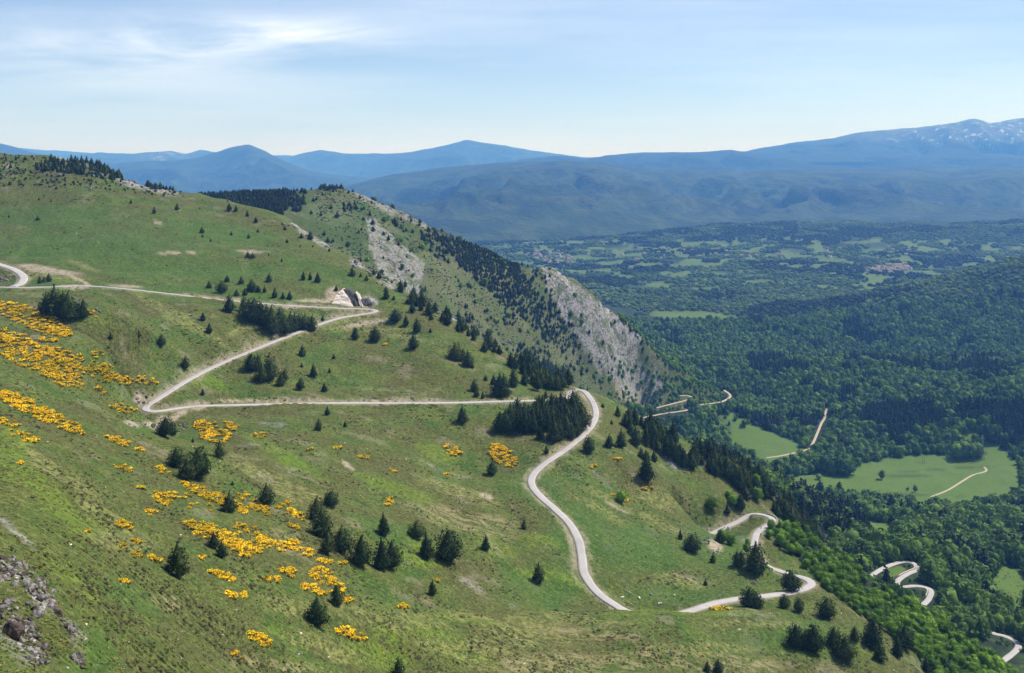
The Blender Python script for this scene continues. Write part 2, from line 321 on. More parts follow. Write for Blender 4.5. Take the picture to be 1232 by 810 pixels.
for e in [(50,555,34,7,40),(110,600,50,8,38),(130,625,44,9,36),(145,650,40,12,10),(320,575,60,8,32),(360,590,50,5,30),(350,730,40,10,12),(440,745,60,9,14),(390,780,60,12,18),(580,600,24,7,18),(550,590,50,8,20),(720,612,40,5,28),(735,603,36,5,28),(790,628,30,5,25),(200,375,60,5,30),(240,395,45,4,35),(290,395,20,4,-30),(340,408,60,4,-18),(60,330,50,6,8),(100,320,20,3,20),(420,390,30,8,-10),(470,400,30,8,0),(700,745,60,5,6),(900,750,60,4,0),(640,760,60,20,6),(560,780,60,14,8),(620,800,60,10,0),(840,780,60,8,0),(500,745,40,10,8),(560,740,40,6,8),(820,700,30,8,10),(880,560,20,10,35),(790,600,30,12,20)]:
    add(dry, ell(*e), 0.85)
for e in [(60,326,38,3,6,),(45,322,24,3,6),(95,337,18,1.6,25),(215,304.5,24,1.5,0),(585,597,8,3,20),(742,611,16,1.6,25),(190,268,6,2,20),(90,345,22,2.4,0),(150,344,20,1.8,5),(10,200,6,3,10),(420,560,10,2,35),(165,478,6,7,20),(215,500,12,4,-30),(198,505,10,5,0),(192,515,20,4,20),(160,510,10,3,20),(240,490,10,3,-10),(300,303,14,2,4),(383,362,28,2,0),(350,369,18,1.5,0),(400,354,10,8,-50),(440,389,28,3,-10),(300,482,40,1.5,0),(360,482,40,1.6,0),(470,482.5,40,1.4,0),(860,657,10,6,40),(690,463,8,3,30)]:
    add(soil, ell(*e, warp=0.4))
for e in [(560,630,60,10,14),(520,615,40,7,10),(600,625,30,5,12),(660,800,60,14,0),(780,795,70,12,0),(880,800,60,12,0),(700,760,60,8,4),(350,650,30,12,18),(200,725,20,8,20),(330,800,50,8,6)]:
    add(heath, ell(*e), 0.0+0.9)
for e in [(120,300,150,26,0),(60,262,110,14,2),(230,325,150,14,2),(260,280,90,14,10),(650,590,34,22,30),(700,640,40,50,10),(660,700,60,26,0),(760,660,60,30,0),(820,715,80,16,0),(960,770,90,22,0),(150,345,160,5,2),(330,360,60,5,3),(200,520,60,5,10),(480,640,40,10,20),(110,790,26,40,30),(160,720,40,16,30),(860,660,50,30,20),(400,330,60,10,20)]:
    add(lush, ell(*e, soft=0.6))
# pale patches of dry gravel and scree among the grass of the upper field's far rim
for e in [(360,275,14,3,40),(385,292,14,3,35),(430,318,10,3,30),(462,338,16,4,35),(545,382,24,5,25),(600,412,24,5,25),(25,690,14,6,30),(50,725,16,8,40),(90,762,10,10,50),(30,780,20,20,40),(10,760,14,20,30),(15,640,30,4,40),(815,557,16,6,20),(830,550,20,5,20),(690,462,10,3,20),(90,190,30,7,10),(70,206,12,3,10),(190,228,30,4,15),(160,222,20,4,15),(446,362,10,5,30)]:
    add(rock, ell(*e, warp=0.8))
mR = (YY >= 1290) & (YY < 2120)
def pol(poly, y0, y1, w=1.0): return (inpoly(PXg+wx*w*2, RV+wy*w*2, poly) & (YY > y0) & (YY < y1)).astype(float)
add(rock, pol([(440,262),(455,268),(480,292),(512,318),(505,345),(520,375),(480,352),(452,322),(446,300)], 1290, 2000), .75)
add(rock, pol([(648,318),(668,322),(700,347),(750,384),(775,404),(760,420),(770,440),(800,462),(795,486),(760,480),(735,455),(700,420),(685,395),(665,360)], 1290, 2000), 1.0)
add(rock, pol([(425,230),(470,246),(520,270),(520,278),(470,258),(430,240)], 1290, 2000), .7)
add(soil, pol([(740,462),(765,462),(785,478),(782,486),(760,484),(742,474)], 1290, 2000), 1)
add(dry, pol([(480,300),(640,330),(700,440),(800,480),(700,500),(560,420),(500,380)], 1290, 1990, 2), .5)
add(heath, (YY > 1290)*(YY < 2100)*(PXg < 880)*sstep(-.2, .3, fbm(XX, YY, 60, 4, 77)), .55)
add(lush, pol([(360,235),(440,245),(450,300),(420,320),(360,265)], 1290, 2000, 2), .7)
MEADOWS = [[(938,574),(990,568),(1030,560),(1062,553),(1120,545),(1150,546),(1160,541),(1180,536),(1203,536),(1212,548),(1226,556),(1230,590),(1205,606),(1160,612),(1100,610),(1030,600),(960,590)],
           [(858,502),(880,498),(905,512),(930,520),(955,530),(970,541),(978,548),(950,560),(930,566),(905,552),(880,535)]]
for m in MEADOWS: add(mead, pol(m, 1250, 2400, .5))
for e in [(1048,634,38,7,8),(1062,652,20,10,0),(1214,705,24,24,0),(1226,735,12,16,0),(1168,528,14,7,0),(1075,688,14,5,-15),(1190,562,14,5,0)]:
    add(mead, ell(*e, soft=.15, y0=700, y1=4000, warp=.6))
ff = sstep(.16, .30, fbm(XX, YY*.8, 130, 5, 611)+.12*fbm(XX, YY, 900, 2, 615)+.10*np.exp(-((RV-306)/12)**2))*(YY > 3500)*(RV > 288)*(RV < 350)*(PXg > 560)
add(mead, ff, .75)
add(mead, ell(835, 380, 54, 5, 3, soft=.3, y0=2700, y1=4500, warp=3), .9)
wood[:] = ((YY > 980)*(PXg > 700) | (YY > 690)*(PXg > 1000))*1.0
wood *= (1-np.clip(mead*1.6, 0, 1))*(1-((YY > 1330) & (YY < 2100) & (PXg < 870) & (RV < 492)))
wood = np.maximum(wood, (YY > 2100)*(1-np.clip(mead*1.5, 0, 1)))
# woods on the spur's right flank
FLANK = [(925,632),(955,628),(1000,655),(1040,690),(1080,712),(1150,758),(1250,815),(1250,850),(1140,850),(1125,812),(1100,775),(1045,745),(1000,712),(960,672),(935,655)]
fl = pol(FLANK, 470, 720, .3); wood = np.maximum(wood, fl)
spots = sstep(.50, .72, fbm(XX, YY, 22, 4, 91))*(YY < 1280)*(1-lush*.7)*(YY > 330)
add(soil, spots, .24)
add(rock, sstep(.78, .95, fbm(XX, YY, 30, 4, 95))*(YY < 1280)*(YY > 400)*(1-lush*.8), .4)
add(heath, ell(1130,565,64,.9,-4,y0=1250,y1=2000,soft=.6,warp=.3)); add(heath, ell(1088,573,44,.9,-1,y0=1250,y1=2000,soft=.6,warp=.3)); add(heath, ell(1110,596,44,.8,3,y0=1250,y1=2000,soft=.6,warp=.3)); add(heath, ell(1085,558,22,.8,-3,y0=1250,y1=2000,soft=.6,warp=.3))
verge = np.where(RD < 900, 1-sstep(0.6, 3.2, RD+fbm(XX, YY, 7, 3, 41)*2.2), 0)*(YY < 1300)
bank = np.where(RD < 900, (1-sstep(1.0, 5.5, RD+fbm(XX, YY, 9, 3, 43)*2.0)), 0)*sstep(0.2, 1.6, dz)*(YY < 1300)
add(soil, np.clip(bank, 0, 1)*.85)
add(soil, np.clip(verge, 0, 1)*.6)

# ------------------------------------------------------------------ ground material
def new_mat(name, rough=0.9):
    m = bpy.data.materials.new(name); m.use_nodes = True; t = m.node_tree
    b = t.nodes['Principled BSDF']; b.inputs['Roughness'].default_value = rough; b.inputs['Specular IOR Level'].default_value = 0.15
    return m, t, b
def noise_n(t, vec, scale, detail=4, rough=.55, dist=0):
    n = N(t, 'ShaderNodeTexNoise'); n.inputs['Scale'].default_value = scale; n.inputs['Detail'].default_value = detail
    n.inputs['Roughness'].default_value = rough; n.inputs['Distortion'].default_value = dist; t.links.new(vec, n.inputs['Vector']); return n.outputs[0]
def bump(t, b, h, strength, dist):
    n = N(t, 'ShaderNodeBump'); n.inputs['Strength'].default_value = strength; n.inputs['Distance'].default_value = dist
    t.links.new(h, n.inputs['Height']); t.links.new(n.outputs[0], b.inputs['Normal'])
def attr(t, name):
    a = N(t, 'ShaderNodeAttribute'); a.attribute_name = name
    s = N(t, 'ShaderNodeSeparateColor'); t.links.new(a.outputs['Color'], s.inputs[0]); return s.outputs[0], s.outputs[1], s.outputs[2], a.outputs['Alpha']
mG, t, b = new_mat('ground_growth', .95)
oc = N(t, 'ShaderNodeTexCoord').outputs['Object']
a_l, a_d, a_s, a_r = attr(t, 'growth_a'); a_u, a_h, a_w, a_m = attr(t, 'growth_b')
n60 = noise_n(t, oc, 1/60, 4); n14 = noise_n(t, oc, 1/14, 4, .6); n3 = noise_n(t, oc, 1/3.2, 4, .65); n1 = noise_n(t, oc, 1/0.9, 3, .7)
strk = noise_n(t, mapping(t, oc, (1/9, 1/2.6, 1/2.6), rot=(0, 0, radians(-28))), 1, 4, .65)
c = mixc(t, ramp(t, n14, [(.40, (0,0,0)), (.60, (1,1,1))]), (.044,.090,.017), (.094,.122,.030))
c = mixc(t, ramp(t, n60, [(.42, (0,0,0)), (.60, (.85,.85,.85))]), c, (.092,.096,.030))
c = mixc(t, ramp(t, noise_n(t, oc, 1/30, 5, .64), [(.46, (0,0,0)), (.60, (.9,.9,.9))]), c, (.078,.074,.028))
c = mixc(t, mathn(t, 'MULTIPLY', a_u, .8), c, mixc(t, n3, (.030,.088,.016), (.062,.116,.022)))
c = mixc(t, mathn(t, 'MULTIPLY', a_l, ramp(t, mathn(t, 'MULTIPLY', mathn(t, 'ADD', n3, strk), .5), [(.38, (.08,.08,.08)), (.56, (.95,.95,.95))])), c, mixc(t, n3, (.095,.155,.012), (.15,.21,.02)))
dryf = mathn(t, 'MULTIPLY', a_d, ramp(t, n3, [(.42, (.1,.1,.1)), (.58, (1,1,1))]))
c = mixc(t, dryf, c, mixc(t, n1, (.15,.155,.062), (.32,.285,.145)))
# brown heather and pale stones scattered through the grass
hth = mathn(t, 'MULTIPLY', ramp(t, strk, [(.54, (0,0,0)), (.63, (1,1,1))]), mathn(t, 'SUBTRACT', 1.0, mathn(t, 'MULTIPLY', a_u, .8)))
hth = mathn(t, 'MULTIPLY', hth, ramp(t, n60, [(.38, (.25,.25,.25)), (.55, (.95,.95,.95))]))
c = mixc(t, hth, c, mixc(t, n1, (.050,.045,.022), (.105,.085,.045)))
n07 = noise_n(t, oc, 1/1.7, 3, .7)
c = mixc(t, ramp(t, n07, [(.40, (.62,.62,.62)), (.52, (0,0,0))]), c, (.030,.048,.014))
c = mixc(t, ramp(t, n07, [(.54, (0,0,0)), (.66, (.55,.55,.55))]), c, (.165,.185,.062))
pale = ramp(t, n1, [(.57, (0,0,0)), (.66, (1,1,1))])
pale = mathn(t, 'MULTIPLY', pale, ramp(t, n14, [(.38, (.12,.12,.12)), (.62, (.75,.75,.75))]))
c = mixc(t, pale, c, (.25,.235,.14))
hp = mathn(t, 'MULTIPLY', a_h, ramp(t, strk, [(.46, (0,0,0)), (.58, (1,1,1))]))
c = mixc(t, hp, c, mixc(t, n1, (.13,.105,.07), (.34,.28,.20)))
c = mixc(t, 1.0, c, (.92,.95,.66), 'MULTIPLY')
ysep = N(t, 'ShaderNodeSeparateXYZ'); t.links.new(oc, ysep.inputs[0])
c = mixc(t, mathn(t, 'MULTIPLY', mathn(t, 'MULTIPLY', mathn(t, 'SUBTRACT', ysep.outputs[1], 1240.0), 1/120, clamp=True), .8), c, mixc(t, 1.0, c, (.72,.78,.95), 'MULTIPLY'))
# soil and gravel
c = mixc(t, mathn(t, 'MULTIPLY', a_s, ramp(t, n3, [(.30, (.3,.3,.3)), (.55, (1,1,1))])), c, mixc(t, n1, (.21,.165,.11), (.42,.35,.265)))
rf = mathn(t, 'MULTIPLY', a_r, ramp(t, noise_n(t, oc, 1/16, 6, .72), [(.40, (0,0,0)), (.54, (1,1,1))]))
c = mixc(t, rf, c, mixc(t, ramp(t, noise_n(t, oc, 1/4.0, 6, .75), [(.36, (0,0,0)), (.62, (1,1,1))]), (.075,.07,.066), (.35,.325,.305)))
# woodland floor and mown valley meadow
vor = N(t, 'ShaderNodeTexVoronoi'); vor.inputs['Scale'].default_value = 1/11; t.links.new(oc, vor.inputs['Vector'])
big = noise_n(t, oc, 1/320, 5, .6)
wc = mixc(t, ramp(t, big, [(.42, (0,0,0)), (.56, (1,1,1))]), (.020,.034,.014), (.048,.082,.024))
wc = mixc(t, ramp(t, vor.outputs['Distance'], [(.1, (0,0,0)), (.8, (1,1,1))]), wc, (.012,.02,.008))
c = mixc(t, a_w, c, wc)
mc = mixc(t, n14, (.052,.108,.020), (.088,.135,.032)); mc = mixc(t, ramp(t, strk, [(.5, (0,0,0)), (.75, (.6,.6,.6))]), mc, (.13,.155,.06))
mc = mixc(t, mathn(t, 'MULTIPLY', a_h, .75), mc, (.03,.055,.02)); mc = mixc(t, 1.0, mc, (1.06,1.04,.74), 'MULTIPLY')
c = mixc(t, a_m, c, mc)
t.links.new(c, b.inputs['Base Color'])
hh = mathn(t, 'ADD', mathn(t, 'MULTIPLY', n3, 1.0), mathn(t, 'MULTIPLY', n1, .45))
bump(t, b, hh, .75, 1.1)

def terrain_mesh(name, sel, kind_label):
    """faces of the lattice where sel (per face) holds"""
    fi, fj = np.nonzero(sel)
    idx = np.arange(NU*NY).reshape(NU, NY)
    F = np.stack([idx[fi, fj], idx[fi+1, fj], idx[fi+1, fj+1], idx[fi, fj+1]], 1)
    used, inv = np.unique(F, return_inverse=True); F = inv.reshape(F.shape)
    V = np.stack([XX.ravel()[used], YY.ravel()[used], ZZ.ravel()[used]], 1)
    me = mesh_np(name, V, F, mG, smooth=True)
    for an, G in (('growth_a', (lime, dry, soil, rock)), ('growth_b', (lush, heath, wood, mead))):
        A = me.attributes.new(an, 'FLOAT_COLOR', 'POINT')
        A.data.foreach_set('color', np.stack([g.ravel()[used] for g in G], 1).astype(np.float32).ravel())
    return tag(link(name, me), kind_label, kind='structure')
cY = YY[:-1, :-1]; cP = PXg[:-1, :-1]; cR = RV[:-1, :-1]
midr = (cY > 1290) & (cY < 2150) & (cP < 885)
near = (cY <= 1290) & ~((cY > 1000) & (cP > 760))
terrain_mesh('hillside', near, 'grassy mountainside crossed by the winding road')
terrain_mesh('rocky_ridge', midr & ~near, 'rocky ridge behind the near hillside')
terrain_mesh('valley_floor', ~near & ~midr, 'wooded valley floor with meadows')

# ------------------------------------------------------------------ roads
mR_, t, b = new_mat('worn_asphalt', .85)
oc = N(t, 'ShaderNodeTexCoord').outputs['Object']
c = mixc(t, noise_n(t, oc, .35, 5, .6), (.31,.29,.275), (.43,.405,.385)); c = mixc(t, ramp(t, noise_n(t, oc, .08, 4), [(.5, (0,0,0)), (.7, (.5,.5,.5))]), c, (.26,.245,.235))
t.links.new(c, b.inputs['Base Color'])
mTr, t, b = new_mat('pale_gravel', .95)
oc = N(t, 'ShaderNodeTexCoord').outputs['Object']
t.links.new(mixc(t, noise_n(t, oc, .5, 5, .6), (.30,.25,.18), (.44,.38,.30)), b.inputs['Base Color'])
def ribbon(L, half, lift, mat, name, uvjit=.15):
    T = np.gradient(L[:, :2], axis=0); T /= np.linalg.norm(T, axis=1)[:, None]+1e-9
    for _ in range(2): T[1:-1] = (T[:-2]+T[1:-1]+T[2:])/3
    T /= np.linalg.norm(T, axis=1)[:, None]+1e-9
    Nn = np.stack([-T[:, 1], T[:, 0]], 1); rows = []
    s = np.arange(len(L)); jl = fbm(s*1.0, s*0+3.3, 9, 3, 5)*uvjit; jr = fbm(s*1.0, s*0+8.3, 9, 3, 6)*uvjit
    for off, dzz in ((-1, -.5), (-1, 0), (-.5, .03), (0, .05), (.5, .03), (1, 0), (1, -.5)):
        w = half*off+(jl if off < 0 else jr)*abs(off)
        rows.append(np.stack([L[:, 0]+Nn[:, 0]*w, L[:, 1]+Nn[:, 1]*w, L[:, 2]+lift+dzz], 1))
    V = np.stack(rows, 1).reshape(-1, 3); n = len(L); k = 7; F = []
    a = (np.arange(n-1)[:, None]*k+np.arange(k-1)[None, :]).ravel()
    F = np.stack([a, a+k, a+k+1, a+1], 1)
    return mesh_np(name, V, F, mat)
RNAMES = {'main': 'mountain_road', 'upper': 'mountain_road', 'low': 'mountain_road', 'v1': 'valley_road', 'v2': 'valley_road', 'v3': 'valley_road', 'v4': 'dirt_track', 'v5': 'dirt_track'}
for k, L in LINES.items():
    lift = .04 if k[0] != 'v' else .25
    me = ribbon(L, HALF[k], lift+(.015 if k == 'upper' else 0), mTr if k[0] == 'v' else mR_, RNAMES[k])
    tag(link(RNAMES[k], me), kind='structure')

# ------------------------------------------------------------------ far mountains
mM, t, b = new_mat('far_slopes', .95)
oc = N(t, 'ShaderNodeTexCoord').outputs['Object']
a1, a2, a3, a4 = attr(t, 'cover')
nb = noise_n(t, oc, 1/900, 7, .62); nf = noise_n(t, oc, 1/60, 4, .6); nm = noise_n(t, oc, 1/260, 5, .6)
c = mixc(t, ramp(t, nb, [(.42, (0,0,0)), (.55, (1,1,1))]), (.010,.020,.009), (.034,.058,.018))
c = mixc(t, mathn(t, 'SUBTRACT', .7, a1, clamp=True), c, (.010,.020,.010))
c = mixc(t, mathn(t, 'MULTIPLY', a1, ramp(t, nm, [(.45, (0,0,0)), (.60, (1,1,1))])), c, (.11,.13,.055))
c = mixc(t, ramp(t, nf, [(.35, (.55,.55,.55)), (.62, (0,0,0))]), c, (.012,.02,.01))
c = mixc(t, mathn(t, 'MULTIPLY', a2, ramp(t, nm, [(.35, (.3,.3,.3)), (.60, (1,1,1))])), c, (.17,.15,.135))
c = mixc(t, mathn(t, 'MULTIPLY', a4, ramp(t, noise_n(t, oc, 1/130, 4, .6), [(.595, (0,0,0)), (.62, (1,1,1))])), c, (.85,.87,.90))
c = mixc(t, mathn(t, 'MULTIPLY', a3, ramp(t, noise_n(t, oc, 1/200, 6, .7), [(.50, (0,0,0)), (.60, (1,1,1))])), c, (.36,.33,.30))
c = mixc(t, 1.0, c, (.60,.66,.60), 'MULTIPLY')
t.links.new(c, b.inputs['Base Color']); bump(t, b, nf, 1.0, 40)
def massif(name, sky_pts, Yc, Yf, zf, amp, wl, seed, p=.75, nu=420, nt_=110, grass=0, bare=0, pale=0, snow=0, back=1.35, label=''):
    sp = np.array(sky_pts, float); u = np.linspace(-.66, .78, nu); px = u*FPX+CX
    row = np.interp(px, sp[:, 0], sp[:, 1])
    row += fbm(px, px*0+seed, 60, 4, seed)*.9+fbm(px, px*0+seed, 9, 3, seed+5)*.45
    T = np.concatenate([np.linspace(0, 1, nt_), np.linspace(1, back, 14)[1:]])
    Yc_ = Yc*(1+.06*fbm(u*6, u*0+1.7, 1, 3, seed+9)); zc_ = -(row-HZ)/FPX*Yc_
    U2, T2 = np.meshgrid(np.arange(nu), T, indexing='ij')
    Yf_ = np.interp(px, [350, 560, 720, 900], [Yf-1500, Yf-1400, Yf-700, Yf])[:, None] if name == 'near_massif' else Yf
    Yv = Yf_+(Yc_[:, None]-Yf_)*T2; Xv = u[:, None]*Yv
    prof = np.where(T2 <= 1, T2**p, 1-(T2-1)/(back-1)*.8)
    zfc = np.minimum(zf, zc_-250)[:, None]; z = zfc+(zc_[:, None]-zfc)*prof
    wgt = np.clip(np.sin(np.pi*np.clip(T2, 0, 1))*1.05, 0, 1)**2.0
    # spurs and gullies running down towards the viewer
    warp = fbm(Xv, Yv, wl*1.6, 3, seed+2)*wl*.55
    sp_ = ridged((Xv+warp), Yv*.30+seed*100, wl, 6, seed+3, .50)
    z = z+(sp_-1.2)*amp*wgt*np.clip((zc_[:, None]-zf)/600, .25, 1.6)
    z = np.where(T2 < 1, np.minimum(z, zfc+(zc_[:, None]-zfc)*(1-.62*np.clip(1-T2, 0, 1)**1.15)), z)
    V = np.stack([Xv, Yv, z], 2).reshape(-1, 3); n2 = len(T)
    a = (np.arange(nu-1)[:, None]*n2+np.arange(n2-1)[None, :]).ravel(); F = np.stack([a, a+n2, a+n2+1, a+1], 1)
    me = mesh_np(name, V, F, mM, smooth=True)
    rowv = HZ-z/Yv*FPX; pxv = np.broadcast_to(px[:, None], z.shape)
    cov = np.zeros(z.shape+(4,))
    cov[..., 0] = grass; cov[..., 1] = bare(pxv, rowv, T2) if callable(bare) else bare
    cov[..., 2] = pale(pxv, rowv, T2) if callable(pale) else pale; cov[..., 3] = snow(pxv, rowv, T2) if callable(snow) else snow
    A = me.attributes.new('cover', 'FLOAT_COLOR', 'POINT'); A.data.foreach_set('color', cov.astype(np.float32).ravel())
    return tag(link(name, me), label, kind='structure')
massif('near_massif', [(-200,300),(200,262),(330,243),(420,223),(470,210),(530,202),(600,196),(680,194),(720,196),(760,202),(820,205),(900,206),(1000,204),(1500,200)], 11500, 7500, -480, 340, 1300, 107, grass=.6, label='forested massif across the valley')
massif('middle_massif', [(-200,300),(300,260),(500,215),(600,196),(650,189),(680,188),(705,191),(730,187),(760,184),(800,183),(840,183),(880,181),(900,183),(940,184),(1000,186),(1500,184)], 17000, 12600, -160, 240, 1500, 131, grass=0, label='darker forested massif behind')
massif('snowy_massif', [(-200,300),(600,240),(820,200),(880,186),(905,180),(930,176),(960,170),(1000,166),(1030,160),(1070,156),(1120,151),(1150,147),(1172,142),(1192,148),(1215,144),(1232,142),(1300,138),(1500,150)], 19500, 15500, 60, 280, 1700, 161, p=.8, grass=.2,
       bare=lambda x, r, T: sstep(178, 162, r)*.0+(1-sstep(158, 178, r))*sstep(950, 1080, x), snow=lambda x, r, T: (1-sstep(166, 176, r))*sstep(1040, 1110, x)*sstep(.2, .4, T)*(T < 1.05)*.9, label='high massif with snow patches')
massif('left_peaks', [(-300,182),(-40,168),(0,172),(30,181),(80,196),(110,200),(140,197),(170,193),(210,193),(235,190),(262,183),(285,176),(300,174),(315,180),(340,193),(370,205),(420,212),(500,220),(700,230),(1500,240)], 17500, 13000, -420, 310, 2000, 191, grass=.5, label='blue peaks beyond the hillside')
massif('left_far_range', [(-300,190),(80,188),(120,183),(150,186),(180,183),(205,181),(225,185),(240,180),(262,184),(300,190),(345,190),(365,184),(385,180),(410,184),(440,185),(490,183),(530,176),(560,168),(580,171),(620,178),(660,184),(700,189),(900,194),(1500,200)], 24000, 19000, -380, 380, 2400, 221, grass=.5,
       pale=lambda x, r, T: (1-sstep(25, 45, np.abs(x-205)))*(r < 196), label='long blue range on the left')
massif('farthest_range', [(-300,178),(0,176),(60,181),(110,184),(200,186),(400,188),(700,192),(1500,196)], 30000, 27500, -400, 200, 3000, 251, label='faintest range on the horizon')
# ground sheet out to the horizon, below everything
V = []; F = []
rr = [5500, 12000, 20000, 30800]; nn = 64
for r_ in rr:
    for k in range(nn):
        a = 2*pi*k/nn; V.append((r_*cos(a), r_*sin(a)*1.0, -760))
for q in range(len(rr)-1):
    for k in range(nn):
        F.append((q*nn+k, q*nn+(k+1) % nn, (q+1)*nn+(k+1) % nn, (q+1)*nn+k))
gs = mesh_np('lowland', np.array(V), np.array(F), mM)
tag(link('lowland', gs), kind='structure')
# the slope the camera stands on continues behind it
V = []; F = []
ks = np.linspace(-1, 1, 41); ys = np.concatenate([np.linspace(-900, 20, 24), [30.0]])
zs30 = lambda u: float(np.interp(u, us, ZZ[:, 0]))
for y in ys:
    for k in ks:
        if y == 30: x = k*30*.62; z = zs30(x/30)
        else:
            x = k*(18.6+abs(30-y)*1.2)
            z = -3.2+(y*-.55 if y > 0 else -y*.42)-x*.18*(1 if y < 0 else .6)-2.0*(y > 8)+fbm(np.array([x]), np.array([y]), 60, 3, 5)[0]*3*(abs(y) > 30)
        V.append((x, y, z))
nk = len(ks)
for j in range(len(ys)-1):
    for k in range(nk-1): F.append((j*nk+k, j*nk+k+1, (j+1)*nk+k+1, (j+1)*nk+k))
tag(link('upper_slope', mesh_np('upper_slope', np.array(V), np.array(F), mG, smooth=True)), kind='structure')

# ------------------------------------------------------------------ plant materials
def leaf_mat(name, c1, c2, c3=None, rough=.75, trans=0.12, nscale=.6, dim=(.88,.92,.72)):
    m, t, b = new_mat(name, rough)
    oi = N(t, 'ShaderNodeObjectInfo').outputs['Random']; geo = N(t, 'ShaderNodeNewGeometry').outputs['Position']
    base = mixc(t, 1.0, ramp(t, oi, [(0, c1), (.6, c2), (1, c3 or c2)]), dim, 'MULTIPLY')
    base = mixc(t, 1.0, base, ramp(t, noise_n(t, geo, 1/45 if nscale > .1 else 1/220, 4, .6), [(.36, (.62,.66,.7)), (.64, (1.32,1.25,1.05))]), 'MULTIPLY')
    c = mixc(t, ramp(t, noise_n(t, geo, nscale, 3, .6), [(.35, (0,0,0)), (.65, (1,1,1))]), base, mixc(t, 1.0, base, (1.5,1.45,1.3), 'MULTIPLY'))
    t.links.new(c, b.inputs['Base Color'])
    if trans:
        tr = N(t, 'ShaderNodeBsdfTranslucent'); t.links.new(c, tr.inputs['Color'])
        mx = N(t, 'ShaderNodeMixShader'); mx.inputs[0].default_value = trans
        t.links.new(b.outputs[0], mx.inputs[1]); t.links.new(tr.outputs[0], mx.inputs[2]); t.links.new(mx.outputs[0], t.nodes['Material Output'].inputs['Surface'])
    return m
mPine = leaf_mat('pine_needles', (.022,.040,.013), (.036,.056,.019), (.056,.074,.027))
mLeaf = leaf_mat('broad_leaves', (.040,.090,.012), (.072,.138,.018), (.105,.175,.028), trans=.25, dim=(1.38,1.40,.85))
mLeafV = leaf_mat('valley_leaves', (.028,.064,.012), (.054,.108,.018), (.085,.145,.030), trans=.18, nscale=.15, dim=(1.18,1.16,.74))
mLeafF = leaf_mat('far_leaves', (.045,.085,.024), (.080,.130,.036), (.115,.160,.055), trans=.15, nscale=.03)
mPineV = leaf_mat('valley_needles', (.012,.022,.012), (.018,.032,.015), (.030,.042,.018), nscale=.15)
mHeath = leaf_mat('heather', (.060,.062,.028), (.098,.086,.044), (.078,.092,.034), trans=0)
mTuft = leaf_mat('grass_blades', (.060,.100,.026), (.098,.130,.044), (.20,.19,.10), trans=.15)
mGor = leaf_mat('broom_stems', (.060,.075,.020), (.085,.085,.028), (.105,.085,.035), trans=.1)
mYel = leaf_mat('broom_blossom', (.76,.44,.006), (.83,.53,.008), (.88,.63,.014), trans=.1, nscale=1.5, dim=(.95,.98,.8))
mBark, t, b = new_mat('bark'); b.inputs['Base Color'].default_value = (.09,.07,.055,1)
def stone_mat(name, c1, c2, sc):
    m, t, b = new_mat(name, .9); oc = N(t, 'ShaderNodeTexCoord').outputs['Object']; oi = N(t, 'ShaderNodeObjectInfo').outputs['Random']
    n = noise_n(t, oc, sc, 6, .65); c = mixc(t, ramp(t, n, [(.36, (0,0,0)), (.62, (1,1,1))]), c1, c2)
    c = mixc(t, 1.0, c, ramp(t, oi, [(0, (.38,.38,.39)), (.5, (.78,.76,.74)), (1, (1.2,1.15,1.1))]), 'MULTIPLY')
    t.links.new(c, b.inputs['Base Color']); bump(t, b, n, .8, .25); return m
mStone = stone_mat('crevice_shaded_stone', (.06,.056,.052), (.33,.305,.28), 1.3)  # dark tone paints crevice shade into the colour, along the bump's hollows
mBrown = stone_mat('brown_rock', (.035,.026,.022), (.14,.10,.085), .8)
mPale = stone_mat('pale_limestone', (.46,.40,.34), (.66,.60,.54), 0.8)
mDark = stone_mat('dark_slate', (.035,.034,.036), (.11,.105,.105), 0.9)
mWall = stone_mat('wall_stone', (.30,.26,.24), (.46,.42,.40), 1.2)

# ------------------------------------------------------------------ plant shapes
def cloud(lobes, nf, size, seed, flat=1.0, up=0.0):
    """small leaf faces over the outsides of many lobes; lobes = [(x,y,z,r)]"""
    g = np.random.default_rng(seed); L = np.array(lobes, float); w = L[:, 3]**2; k = g.choice(len(L), nf, p=w/w.sum())
    d = g.normal(size=(nf, 3)); d[:, 2] += up; d /= np.linalg.norm(d, axis=1)[:, None]
    c = L[k, :3]+d*L[k, 3:4]*(g.uniform(.70, 1.08, (nf, 1)))*np.array([1, 1, flat])
    n = d+g.normal(size=(nf, 3))*.45; n /= np.linalg.norm(n, axis=1)[:, None]
    a = np.cross(n, g.normal(size=(nf, 3))); a /= np.linalg.norm(a, axis=1)[:, None]; bb = np.cross(n, a)
    s = size*g.uniform(.6, 1.35, (nf, 1)); e = s*g.uniform(.5, 1.0, (nf, 1))
    V = np.stack([c-a*s, c-bb*e*.9, c+a*s, c+bb*e], 1).reshape(-1, 3); F = np.arange(nf*4).reshape(nf, 4)
    return V, F
def core(profile, seg=7):
    V = []; F = []
    for z, r in profile:
        for k in range(seg): V.append((r*cos(2*pi*k/seg), r*sin(2*pi*k/seg), z))
    for j in range(len(profile)-1):
        for k in range(seg): F.append((j*seg+k, j*seg+(k+1) % seg, (j+1)*seg+(k+1) % seg, (j+1)*seg+k))
    return np.array(V), np.array(F)
def joinVF(*parts):
    V = []; F = []; o = 0
    for v, f in parts: V.append(v); F.append(f+o); o += len(v)
    return np.vstack(V), np.vstack(F)
